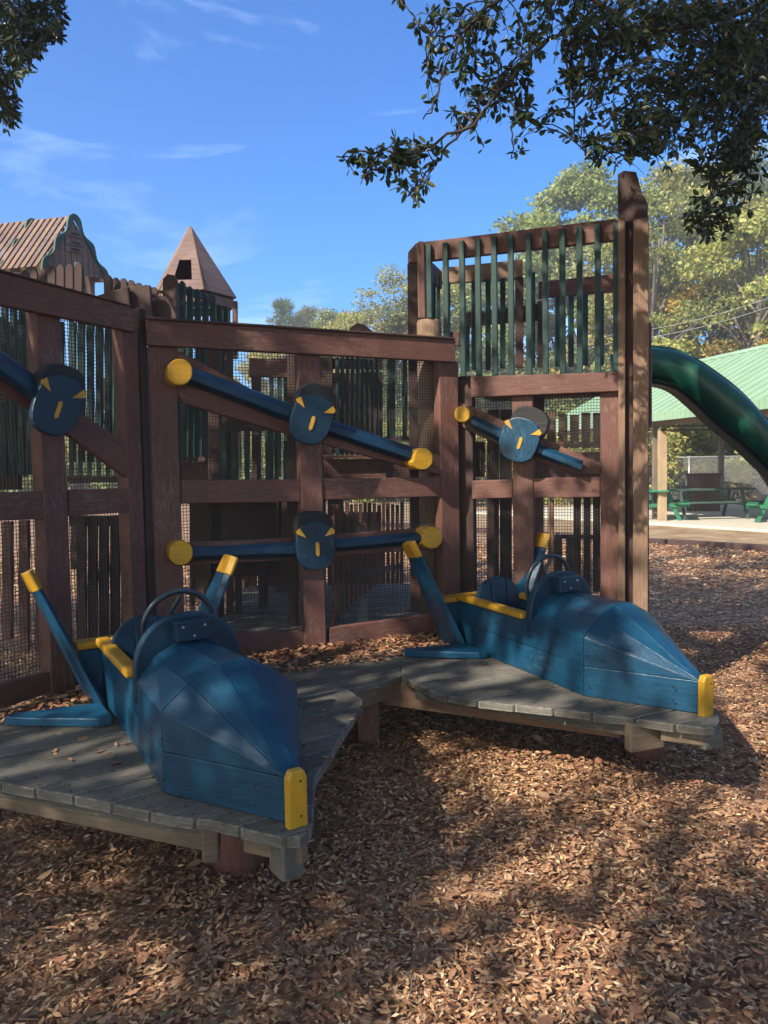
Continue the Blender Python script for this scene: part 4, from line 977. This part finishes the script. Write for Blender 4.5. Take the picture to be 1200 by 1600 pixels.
while k < FL:
    for sgn in (1, -1):
        a0 = max(0, k); a1 = min(FL, k+H)
        if a1 > a0:
            z0_, z1_ = (a0-k, a1-k) if sgn > 0 else (H-(a0-k), H-(a1-k)); wire2(F0+fd*a0+Vector((0, 0, z0_)), F0+fd*a1+Vector((0, 0, z1_)), .0042)
    k += .11
np_mesh('chain_mesh', V, np.array(Q), M['steel'], CF); settle(CF)
for i, (ya, yb, lb_) in enumerate(((520, 470, 'lower of the two pale wires crossing the trees at the right edge'), (508, 455, 'upper of the two pale wires crossing the trees at the right edge'))):
    a, c = gy(960, ya+14, 24), gy(1300, yb-28, 20); b = MB(); pts = []
    for j in range(21):
        u = j/20; p = a.lerp(c, u); pts.append((p.x, p.y, p.z-.25*4*u*(1-u)))
    a2 = a.lerp(c, -2.2); b.tube([a2]+pts+[a.lerp(c, 2.5)], .006, 5); tag(b.build('overhead_wire', M['steel']), lb_, 'wire', 'overhead wires')

# ------------------------------------------------------------------ vegetation
def unit(a): return a/np.maximum(np.linalg.norm(a, axis=1, keepdims=True), 1e-9)
def leaf_mesh(name, P, size, mt, parent=None, axis=None, flat_=0.0, fold=.18, wr=.45, hexa=False):
    n = len(P); a = unit(rng.normal(size=(n, 3)) if axis is None else axis)
    nr = rng.normal(size=(n, 3)); nr[:, 2] += flat_*np.sign(nr[:, 2]+1e-9); nr = unit(nr - a*np.sum(nr*a, 1, keepdims=True)); c = np.cross(nr, a)
    L = (size*rng.uniform(.65, 1.3, n))[:, None] if np.isscalar(size) else size[:, None]
    Wd = L*wr*rng.uniform(.8, 1.2, (n, 1))/2
    if hexa:
        v = [P, P+a*L*.30+c*Wd+nr*L*fold*.4, P+a*L*.72+c*Wd*.85+nr*L*fold*.4, P+a*L, P+a*L*.72-c*Wd*.85+nr*L*fold*.4, P+a*L*.30-c*Wd+nr*L*fold*.4]
        V = np.stack(v, 1).reshape(-1, 3); base = (np.arange(n)*6)[:, None]
        Q = np.concatenate([base+np.array([[0, 1, 2, 3]]), base+np.array([[0, 3, 4, 5]])], 1).reshape(-1, 4)
    else:
        V = np.stack([P, P+a*L*.5+c*Wd, P+a*L, P+a*L*.5-c*Wd], 1).reshape(-1, 3); Q = np.arange(n*4).reshape(-1, 4)
    return np_mesh(name, V, Q, M[mt], parent)
def limb_curve(a, b_, sag=.15, n=7, wob=.12):
    a, b_ = Vector(a), Vector(b_); L = (b_-a).length; pts = []
    o = Vector((random.uniform(-1, 1), random.uniform(-1, 1), random.uniform(0, 1)))*L*wob
    for i in range(n):
        u = i/(n-1); p = a.lerp(b_, u)+o*math.sin(math.pi*u)+Vector((0, 0, L*sag*math.sin(math.pi*u)))
        pts.append(p)
    return pts
def make_tree(kind, H, cr, cb, nleaf, lsize, mt, nclump, seed, loc=(0, 0, 0)):
    global rng
    random.seed(seed); rng = np.random.default_rng(seed)
    t = thing('tree', '', 'tree', loc)
    C = []
    cx, cy = random.uniform(-.4, .4), random.uniform(-.4, .4)
    for i in range(nclump):
        z = random.random(); 
        prof = math.sin(math.pi*min(1, (z*.86+.12)))**.7 if kind == 'oak' else max(.15, (1-z)**.6)*(.8+.4*random.random())
        rad = cr*prof*math.sqrt(random.random())*random.uniform(.8, 1.15); an = random.uniform(0, 2*math.pi)
        C.append((cx+rad*math.cos(an), cy+rad*math.sin(an), cb+(H-cb)*z))
    C = np.array(C); sz = rng.uniform(.35, 1.0, nclump)*cr*.19
    idx = rng.choice(nclump, nleaf, p=sz**2/np.sum(sz**2)); d = rng.normal(size=(nleaf, 3)); d = unit(d)*(rng.uniform(0, 1, (nleaf, 1))**.45)
    d[:, 2] *= .6; P = C[idx]+d*(sz[idx][:, None])*1.3
    if kind == 'pine': d2 = unit(P-C[idx]+np.array([0, 0, .1])); o = leaf_mesh('crown', P, lsize, mt, t, d2+rng.normal(size=d2.shape)*.4, wr=.13)
    else: o = leaf_mesh('crown', P, lsize, mt, t, wr=.62)
    b = MB(); r0 = H*.017+.05; top = Vector((cx, cy, H*.86)); tp = limb_curve((0, 0, -.1), top, 0, 9, .03)
    b.tube(tp, [r0*(1.25 if i == 0 else 1)*(1-.85*i/8) for i in range(9)], 9)
    for i in rng.choice(nclump, min(nclump, 22), replace=False):
        e = Vector(C[i]); u = max(.25, min(.92, (e.z-.12*H)/H-.08)); k = u*8; j = min(int(k), 7); s_ = tp[j].lerp(tp[j+1], k-j)
        lc = limb_curve(s_, e, .06, 6, .10); b.tube(lc, [r0*.42*(1-u*.5)*(1-.8*q/5) for q in range(6)], 6, False)
    b.build('trunk', M['bark'], t); return t
protos = {
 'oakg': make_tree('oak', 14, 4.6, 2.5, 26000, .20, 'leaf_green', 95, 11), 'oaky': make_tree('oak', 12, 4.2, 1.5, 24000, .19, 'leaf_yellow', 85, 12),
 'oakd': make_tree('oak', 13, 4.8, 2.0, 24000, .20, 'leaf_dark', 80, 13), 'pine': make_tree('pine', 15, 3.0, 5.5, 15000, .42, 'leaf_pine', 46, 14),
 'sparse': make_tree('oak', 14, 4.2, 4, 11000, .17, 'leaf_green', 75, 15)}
HT = {'oakg': 14, 'oaky': 12, 'oakd': 13, 'pine': 15, 'sparse': 14}
random.seed(5)
GT = 'trees of the wood beyond the playground'
TL = [('oakg', 1075, 268, 36, 'tall green tree just right of the tower post top'), ('oakg', 908, 278, 40, 'pale green rounded tree rising behind the right end of the slat railing'),
      ('oaky', 1190, 330, 30, 'yellowing tree at the right photo edge above the shelter roof'), ('oakd', 1150, 255, 44, 'tall dark green tree high behind the overhanging branch on the right'),
      ('oaky', 1110, 440, 33, 'low yellow green tree right above the top of the slide'), ('sparse', 1010, 300, 33, 'thin leaved tree behind the tall tower corner post'),
      ('oaky', 975, 430, 38, 'yellow green tree behind the right end of the tower railing'), ('oakd', 860, 400, 42, 'darker tree seen through the right half of the slat railing'),
      ('oakg', 790, 428, 44, 'green tree seen through the middle of the slat railing'), ('oaky', 715, 440, 44, 'yellow green tree seen through the left slats of the tower'),
      ('sparse', 612, 428, 44, 'tall loose leaved tree left of the tower above the wall'), ('oakd', 655, 470, 40, 'dark tree directly left behind the tower corner'),
      ('oakg', 560, 492, 50, 'small distant tree above the peaked post cap'), ('oakg', 518, 490, 56, 'distant pale tree between the pines and the peaked cap'),
      ('pine', 447, 468, 58, 'left pine tree above the top rail of the centre wall'), ('pine', 487, 476, 62, 'right pine tree above the top rail of the centre wall'),
      ('oaky', 420, 545, 48, 'bright yellow green tree seen through the top of the centre wall mesh'), ('oaky', 330, 585, 50, 'yellowish tree behind the left part of the centre wall'),
      ('oakd', 220, 590, 46, 'dark tree hidden behind the wall corner'), ('oakg', 100, 590, 44, 'green tree behind the left wall mesh'), ('oakd', -20, 580, 42, 'dark tree at the left photo edge behind the left wall'),
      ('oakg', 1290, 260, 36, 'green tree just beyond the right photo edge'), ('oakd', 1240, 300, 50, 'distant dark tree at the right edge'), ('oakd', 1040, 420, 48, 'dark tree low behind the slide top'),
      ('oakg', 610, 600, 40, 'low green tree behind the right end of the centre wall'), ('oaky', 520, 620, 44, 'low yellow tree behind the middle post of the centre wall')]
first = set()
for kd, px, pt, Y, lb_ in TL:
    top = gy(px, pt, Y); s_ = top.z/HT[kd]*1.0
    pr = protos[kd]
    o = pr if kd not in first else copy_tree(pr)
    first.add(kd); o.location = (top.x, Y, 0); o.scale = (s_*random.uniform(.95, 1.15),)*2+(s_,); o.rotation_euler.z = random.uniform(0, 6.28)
    tag(o, lb_, 'tree', GT); o.name = 'pine_tree' if kd == 'pine' else 'broadleaf_tree'
# understory bushes along the fence
random.seed(9); rng = np.random.default_rng(9)
def make_bush(mt, seed):
    t = thing('bush', '', 'bush'); n = 7000; r = np.random.default_rng(seed)
    C = np.stack([r.uniform(-1.6, 1.6, 26), r.uniform(-.8, .8, 26), r.uniform(.3, 2.2, 26)], 1); C[:, 2] *= (1-.16*np.abs(C[:, 0]))
    P = C[r.integers(0, 26, n)]+unit(r.normal(size=(n, 3)))*(r.uniform(0, 1, (n, 1))**.5)*.55
    P[:, 2] = np.abs(P[:, 2]); leaf_mesh('foliage', P, .13, mt, t, wr=.6)
    b = MB()
    for i in range(12): b.tube(limb_curve((C[i, 0]*.2, C[i, 1]*.2, 0), C[i], .05, 5), [.02, .017, .013, .01, .006], 5, False)
    b.build('stem', M['bark'], t); return t
bp = [make_bush('leaf_yellow', 1), make_bush('leaf_green', 2)]
BL = [(960, 30), (1000, 34), (1045, 32), (1090, 34.5), (1130, 32), (1175, 33.5), (1220, 31), (1010, 36), (1070, 38), (1150, 38), (900, 33), (840, 35), (780, 34), (720, 36), (660, 36), (590, 37), (640, 34), (500, 36), (420, 38), (340, 36), (250, 38), (150, 36), (60, 36), (-20, 34), (745, 30), (815, 39)]
words = ['behind the fence left of the lone post', 'behind the fence at the shelter back post', 'under the far eave of the shelter', 'right of the brown bin beyond the fence', 'beyond the fence under the slide', 'beyond the fence at the right photo edge', 'beyond the shelter, cut by the photo edge']
for i, (px, Y) in enumerate(BL):
    o = bp[i % 2] if i < 2 else copy_tree(bp[i % 2]); p = gy(px, 760, Y); k = random.uniform(1.05, 1.75)
    o.location = (p.x, Y, 0); o.scale = (k, k, k); o.rotation_euler.z = random.uniform(-.5, .5); c_ = 'yellowing' if i % 2 == 0 else 'green'
    if i < 7: tag(o, c_+' bush '+words[i], 'bush', 'bushes along the wood edge')
    elif px > 940: tag(o, c_+' bush in the second row beyond the fence, in line with the '+('lone post' if px < 1050 else 'bin' if px < 1120 else 'slide'), 'bush', 'bushes along the wood edge')
    else: tag(o, '%s bush far behind the castle, seen only through its mesh and slats' % c_, 'bush', 'bushes along the wood edge, '+c_)
# far wood closing the horizon
rng = np.random.default_rng(21); n = 90000
xx = rng.uniform(-52, 62, n); hgt = 6.5+1.6*np.sin(xx*.35)+1.2*np.sin(xx*.9+1)+np.clip((xx-8)*.12, 0, 4); hgt = np.where(xx < 10, np.minimum(hgt, 6.2), hgt)
P = np.stack([xx, 64+rng.uniform(-3, 3, n), hgt*rng.uniform(0, 1, n)**.8], 1)
tag(leaf_mesh('far_wood', P, .42, 'leaf_dark', wr=.7), 'far dark wood closing the view behind everything', 'wood', kind='stuff')

# overhanging oak branches at the top right and top left
def inside(px, py, poly):
    c = False; j = len(poly)-1
    for i in range(len(poly)):
        if ((poly[i][1] > py) != (poly[j][1] > py)) and (px < (poly[j][0]-poly[i][0])*(py-poly[i][1])/(poly[j][1]-poly[i][1])+poly[i][0]): c = not c
        j = i
    return c
def overhang(name, label, trunk, limbs, poly_d, ntw, lsize, seed, tl=.26):
    global rng
    random.seed(seed); rng = np.random.default_rng(seed)
    t = thing(name, label, 'tree', (trunk[0].x, trunk[0].y, 0)); b = MB(); r = .30
    b.tube([Vector((trunk[0].x, trunk[0].y, -.1))]+trunk, [r*1.15]+[r*(1-.5*i/len(trunk)) for i in range(len(trunk))], 14); b.build('trunk', M['bark'], t)
    b = MB(); nodes = []
    for L in limbs:
        P_ = [p if isinstance(p, Vector) else gy(*p) for p in L]
        S_ = interp([tuple(p) for p in P_], 5*len(P_)); S_ = [Vector(p)+Vector((random.uniform(-1, 1), random.uniform(-1, 1), random.uniform(-1, 1)))*.012 for p in S_]
        L_ = sum((S_[i+1]-S_[i]).length for i in range(len(S_)-1)); r0 = min(.012, .002+.0045*L_)
        b.tube(S_, [r0*(1-.9*i/(len(S_)-1))+.0018 for i in range(len(S_))], 7, False); nodes += S_
    NN = np.array([tuple(p) for p in nodes]); LP = []; LA = []
    for poly, Y0, Y1, cnt in poly_d:
        x0, x1 = min(p[0] for p in poly), max(p[0] for p in poly); y0, y1 = min(p[1] for p in poly), max(p[1] for p in poly); k = 0
        while k < cnt:
            px, py = random.uniform(x0, x1), random.uniform(y0, y1)
            if not inside(px, py, poly): continue
            k += 1; tip = gy(px, py, random.uniform(Y0, Y1)); dd = NN-np.array(tuple(tip)); di = np.linalg.norm(dd, axis=1)
            j = int(np.argmin(di+rng.uniform(0, .12, len(di)))); st = Vector(NN[j])
            if (st-tip).length > tl*1.8: st = tip+(st-tip).normalized()*tl*1.8
            c = limb_curve(st, tip, .10, 6, .10); b.tube(c, [.0036, .0032, .0028, .0022, .0017, .001], 5, False)
            nodes_ = c[2:]
            for q in range(random.randint(7, 13)):
                u = random.uniform(.25, 1)*5; i = min(int(u), 4); p = c[i].lerp(c[i+1], u-i); dr = (c[i+1]-c[i]).normalized()
                a = dr*.7+Vector((random.gauss(0, .7), random.gauss(0, .7), random.gauss(-.25, .6))); LP.append(tuple(p+a.normalized()*.008)); LA.append(tuple(a))
    b.build('limbs', M['twig'], t)
    leaf_mesh('foliage', np.array(LP), lsize, 'leaf_oak', t, np.array(LA), 0, .15, .42, True); settle(t); return t
rt = [Vector((6.2, 1.0, .4)), Vector((6.1, 1.1, 1.6)), Vector((5.9, 1.3, 3.0)), Vector((5.4, 1.7, 4.6))]
RP1 = [(620, 0), (650, 25), (640, 60), (665, 90), (655, 150), (690, 195), (735, 225), (800, 250), (850, 195), (905, 240), (960, 262), (1050, 285), (1080, 255), (1200, 300), (1230, 0)]
RP2 = [(880, 0), (1210, 0), (1210, 270), (1090, 270), (930, 220), (870, 120)]
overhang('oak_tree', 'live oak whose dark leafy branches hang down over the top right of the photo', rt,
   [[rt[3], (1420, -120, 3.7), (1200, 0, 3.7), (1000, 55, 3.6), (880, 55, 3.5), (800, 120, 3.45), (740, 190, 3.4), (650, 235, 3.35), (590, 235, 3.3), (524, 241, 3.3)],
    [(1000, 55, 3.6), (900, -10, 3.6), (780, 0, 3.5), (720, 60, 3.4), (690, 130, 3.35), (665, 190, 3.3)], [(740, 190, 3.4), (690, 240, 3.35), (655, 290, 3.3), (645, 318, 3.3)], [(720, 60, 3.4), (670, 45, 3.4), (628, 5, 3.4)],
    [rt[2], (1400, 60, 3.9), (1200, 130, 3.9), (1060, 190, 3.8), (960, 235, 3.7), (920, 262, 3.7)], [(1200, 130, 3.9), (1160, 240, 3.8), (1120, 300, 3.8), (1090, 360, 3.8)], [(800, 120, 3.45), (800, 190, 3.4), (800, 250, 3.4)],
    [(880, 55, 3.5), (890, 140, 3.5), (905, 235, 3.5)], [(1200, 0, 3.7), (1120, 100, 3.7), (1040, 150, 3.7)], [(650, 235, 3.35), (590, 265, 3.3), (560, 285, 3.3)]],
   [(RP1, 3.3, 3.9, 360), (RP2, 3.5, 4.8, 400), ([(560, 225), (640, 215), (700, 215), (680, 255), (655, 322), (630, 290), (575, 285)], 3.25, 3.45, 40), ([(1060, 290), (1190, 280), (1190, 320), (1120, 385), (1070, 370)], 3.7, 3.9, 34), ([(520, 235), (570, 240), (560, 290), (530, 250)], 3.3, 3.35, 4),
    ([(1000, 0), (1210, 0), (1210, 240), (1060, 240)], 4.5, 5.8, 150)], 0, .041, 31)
lt = [Vector((-7.5, 5.0, .4)), Vector((-7.3, 5.1, 2.2)), Vector((-6.8, 5.3, 4.2)), Vector((-6.2, 5.6, 5.8))]
overhang('oak_tree', 'oak with small leafy branch tips hanging into the top left corner', lt,
   [[lt[3], (-300, -60, 6.0), (-100, -20, 6.0), (20, 10, 6.0), (100, 15, 6.0)], [(-100, -20, 6), (-20, 50, 6.0), (40, 75, 6.0), (85, 70, 6)], [(-100, -20, 6), (-30, 110, 6.0), (10, 160, 6.0), (14, 200, 6)]],
   [([(-30, -10), (95, -10), (112, 40), (70, 70), (55, 105), (20, 130), (-30, 130)], 5.6, 6.5, 210), ([(-30, 120), (28, 130), (30, 170), (14, 202), (-30, 200)], 5.7, 6.3, 40)], 0, .062, 32, .4)

# shade trees behind the viewer: their crowns are shaped to shade the castle, with gaps culled for sun patches
rng = np.random.default_rng(77); random.seed(77)
sx, sy, sz3 = SUN
def hit(p):                                     # where the shadow of a point falls on the ground
    return (p[0]-sx/sz3*p[2], p[1]-sy/sz3*p[2])
patches = []
def lit(p, r, k=1): h = hit(tuple(p)); patches.append((h[0], h[1], r, k))
for x, y, r in ((865, 1212, .15), (820, 1222, .10), (905, 1205, .12), (1165, 1105, .22), (1190, 1160, .20), (1150, 1060, .12), (805, 1390, .10), (850, 1372, .09), (900, 1335, .10), (925, 1345, .06), (880, 1500, .09), (925, 1530, .09), (860, 1475, .05), (690, 1530, .05),
                (650, 1560, .07), (790, 1580, .08), (108, 1225, .045), (1110, 968, .22), (1060, 1000, .15), (1090, 880, .30), (1040, 866, .25), (1170, 900, .2), (1180, 1000, .2), (1130, 1190, .1), (985, 1250, .08), (1190, 1260, .12), (720, 1290, .04), (1010, 1430, .05)): lit(gz(x, y), r)
for x, y, r in ((620, 1012, .10), (660, 1005, .08), (580, 1022, .05), (540, 1032, .05), (780, 1060, .10), (480, 1085, .05)): lit(gz(x, y, .4), r)
for x, y, Y, r in ((782, 985, 4.0, .07), (830, 1010, 3.8, .07), (868, 1020, 3.7, .06), (920, 1040, 3.5, .05), (755, 960, 4.3, .06), (985, 975, 3.3, .05), (1040, 1090, 3.3, .04), (358, 935, 4.25, .09), (372, 900, 4.3, .06), (95, 1000, 3.8, .08), (150, 1050, 3.7, .06), (70, 905, 3.85, .04), (175, 1020, 3.7, .05), (185, 1090, 3.5, .05), (250, 1140, 2.8, .04),
                   (1002, 430, 4.55, .08), (1002, 620, 4.55, .10), (1000, 820, 4.55, .12), (1000, 900, 4.55, .08), (1000, 540, 4.55, .06), (905, 360, 4.75, .05), (860, 600, 4.8, .10), (800, 600, 4.9, .08), (935, 596, 4.7, .06), (815, 640, 4.85, .07), (815, 700, 4.85, .09), (860, 700, 4.8, .08), (955, 660, 4.6, .07), (960, 800, 4.6, .05),
                   (650, 545, 5.0, .07), (690, 550, 5.05, .06), (265, 520, 4.4, .05), (400, 530, 4.6, .04), (700, 640, 5.1, .09), (605, 762, 4.95, .09), (640, 762, 5.0, .06), (487, 760, 4.7, .06), (480, 590, 4.7, .05), (672, 510, 5.3, .12), (815, 900, 4.85, .07), (590, 975, 4.9, .10), (705, 800, 5.05, .05), (850, 860, 4.3, .05), (750, 930, 4.6, .05), (40, 780, 3.7, .05), (150, 780, 4.0, .06)): lit(gy(x, y, Y), r)
pa = np.array(patches)
cents = []
while len(cents) < 1500:
    gx_, gy_ = rng.uniform(-9, 11), rng.uniform(-2.5, 16)
    if gy_ > 8 and gx_-gy_ < -9.0: continue
    if gx_ < 0.5 and gy_ > 9.5: continue
    dline = (Vector((gx_, gy_, 0))-E1).dot(back)
    if dline > .2: continue
    cents.append((gx_, gy_))
cents = np.array(cents); zc = rng.uniform(4.6, 8.6, len(cents))
C = np.stack([cents[:, 0]+sx/sz3*zc, cents[:, 1]+sy/sz3*zc, zc], 1)
n = 88000; idx = rng.integers(0, len(C), n); P = C[idx]+unit(rng.normal(size=(n, 3)))*(rng.uniform(0, 1, (n, 1))**.5)*np.array([.62, .62, .35])
hx, hy = P[:, 0]-sx/sz3*P[:, 2], P[:, 1]-sy/sz3*P[:, 2]
keep = np.ones(n, bool)
for x, y, r, k in pa:
    jig = rng.normal(0, r*.16, n); dx, dy = hx-x, hy-y
    al = (dx*sx+dy*sy)/math.hypot(sx, sy); pe2 = dx*dx+dy*dy-al*al        # patches on the ground stretch along the light
    keep &= ~(pe2+(al*sz3)**2 < (r+.05+jig)**2)
v = P-np.array([0, 0, CAM_Z]); f = v@np.array(FW); u = v@np.array(RT)/np.maximum(f, .01)*F; w_ = v@np.array(UP)/np.maximum(f, .01)*F
keep &= ~((f > 0) & (np.abs(u) < 660) & (w_ < 870))
keep &= ((P[:, 0]**2+P[:, 1]**2+(P[:, 2]-1.5)**2) > 4)
P = P[keep]
tr_pos = [(-8.2, -3.2), (-3.4, -7.6), (3.2, -5.5), (-9.5, 3.4)]
lab = ['shade oak behind the viewer on the left', 'shade oak straight behind the viewer', 'shade oak behind the viewer on the right', 'shade oak left of the castle outside the photo']
dist = np.stack([(P[:, 0]-x)**2+(P[:, 1]-y)**2 for x, y in tr_pos], 1).argmin(1)
for i, (x, y) in enumerate(tr_pos):
    t = thing('oak_tree', lab[i], 'tree', (x, y, 0)); Pi = P[dist == i]
    leaf_mesh('crown', Pi, .15, 'leaf_shade', t, wr=.62, flat_=.5)
    b = MB(); b.tube(limb_curve((x, y, -.1), (x+.3, y+.2, 6.5), 0, 8, .04), [.42, .36, .32, .29, .25, .2, .15, .1], 12)
    ct = 0
    for j in rng.permutation(len(Pi)):
        e = Vector(Pi[j]); 
        lc = limb_curve((x+.15, y+.1, random.uniform(3.0, 4.8)), e-Vector((0, 0, .1)), .10, 7, .06)
        if any(proj(p)[2] > 0 and -40 < proj(p)[0] < 1240 and proj(p)[1] > -40 for p in lc): continue
        b.tube(lc, [.09*(1-.85*q/6) for q in range(7)], 6, False); ct += 1
        if ct > 13: break
    b.build('trunk', M['bark'], t); settle(t)

# ------------------------------------------------------------------ litter: wood chips and fallen leaves
rng = np.random.default_rng(3)
def litter(name, n, ya, yb, size, wr, mt, label, cat, pw=1.0, hexa=False, tilt=.55, zr=.02):
    y = ya+(yb-ya)*rng.uniform(0, 1, n)**pw; x = rng.uniform(-1, 1, n)*(.53*y+.35)
    z = rng.uniform(0.002, zr, n)+.012*(np.sin(x*3.1+y*1.7)+np.sin(y*4.3-x*2.2)+1.2)*np.clip((y-1)*.5, 0, 1)
    an = rng.uniform(0, 2*math.pi, n); A = np.stack([np.cos(an), np.sin(an), rng.normal(0, tilt*.35, n)], 1)
    P = np.stack([x, y, z], 1); dl = (P[:, :2]-np.array(E1)[:2])@np.array(back)[:2]; ok = dl < -.15; P, A = P[ok], A[ok]
    L = size*rng.uniform(.5, 1.35, len(P))*np.clip(P[:, 1]/5.0, 1, 2.2)
    return tag(leaf_mesh(name, P, L, mt, None, A, 2.4/tilt*.55, .22, wr, hexa), label, cat, kind='stuff')
litter('wood_chips', 150000, 1.7, 7.0, .028, .34, 'chips', 'brown wood chip mulch covering the play area floor', 'wood chips', .8)
litter('wood_chips', 70000, 6.5, 15, .030, .36, 'chips', 'greyish wood chip mulch farther off beside the tower', 'wood chips', .8)
litter('fallen_leaves', 9000, 1.7, 6.5, .036, .40, 'dry_leaf', 'brown fallen oak leaves lying among the wood chips', 'fallen leaves', .85, True, .6, .035)
litter('fallen_leaves', 450, 1.7, 6.0, .062, .45, 'dry_leaf', 'larger curled brown leaves scattered over the wood chips', 'fallen leaves', .85, True, .8, .04)
b = MB(); random.seed(44)
for i in range(170):
    y = random.uniform(1.9, 6.5); x = random.uniform(-1, 1)*(.5*y+.3); L = random.uniform(.05, .20); a = random.uniform(0, 6.28); p = Vector((x, y, .028+random.uniform(0, .01)))
    pts = [p+Vector((math.cos(a+.35*q*random.uniform(-1, 1)), math.sin(a+.35*q*random.uniform(-1, 1)), random.uniform(-.05, .08)))*L*q/3 for q in range(4)]
    b.tube(pts, [.0026, .0022, .0018, .001], 5, False)
tag(b.build('twigs', M['joist']), 'thin dry twigs scattered on the wood chips', 'twigs', kind='stuff')
# leaves gathered on the decks along the foot of the walls
n = 2300; s = rng.uniform(-.85, .86, n); o = np.abs(rng.normal(0, .115, n))+.0; P = []
for i in range(n):
    p = PC.P(s[i], 0, o[i]*(1.25 if s[i] > -.1 else .9)); P.append((p.x, p.y, .4+rng.uniform(.0, .022)*max(0, 1-o[i]*3)))
for i in range(260):
    t_ = rng.normal(0, 1); p = gz(560-75*t_, 1026+9*t_+rng.normal(0, 5), .4); P.append((p.x, p.y, .402+rng.uniform(0, .01)))
for i in range(500):
    p = PL.P(rng.uniform(-1.0, -.1), 0, abs(rng.normal(0, .13))+.02); P.append((p.x, p.y, .402+rng.uniform(0, .02)))
for i in range(60):
    p = gz(rng.uniform(40, 560), rng.uniform(1090, 1200), .4); P.append((p.x, p.y, .403))
P = np.array(P); an = rng.uniform(0, 6.28, len(P)); A = np.stack([np.cos(an), np.sin(an), rng.normal(0, .25, len(P))], 1)
tag(leaf_mesh('deck_leaves', P, .041, 'dry_leaf', None, A, 2.0, .25, .44, True), 'dry brown leaves drifted on the deck along the foot of the walls', 'fallen leaves', kind='stuff')

# ------------------------------------------------------------------ air: thin haze added to pale far things, partly for lens flare
b = MB(); b.abox((-165, -65, -1), (165, 305, 26))
hz = b.build('haze', bpy.data.materials.new('pale_air')); tag(hz, kind='stuff'); hz['label'] = 'pale haze added in the air over the whole playground to lighten far things'; hz['category'] = 'haze'
hm = hz.data.materials[0]; hm.use_nodes = True; hm.node_tree.nodes.clear()
ho = N(hm.node_tree, 'ShaderNodeOutputMaterial'); hv = N(hm.node_tree, 'ShaderNodeVolumePrincipled')
hv.inputs['Color'].default_value = (.92, .93, .95, 1); hv.inputs['Density'].default_value = .0032; hv.inputs['Anisotropy'].default_value = .2
hm.node_tree.links.new(hv.outputs[0], ho.inputs['Volume'])
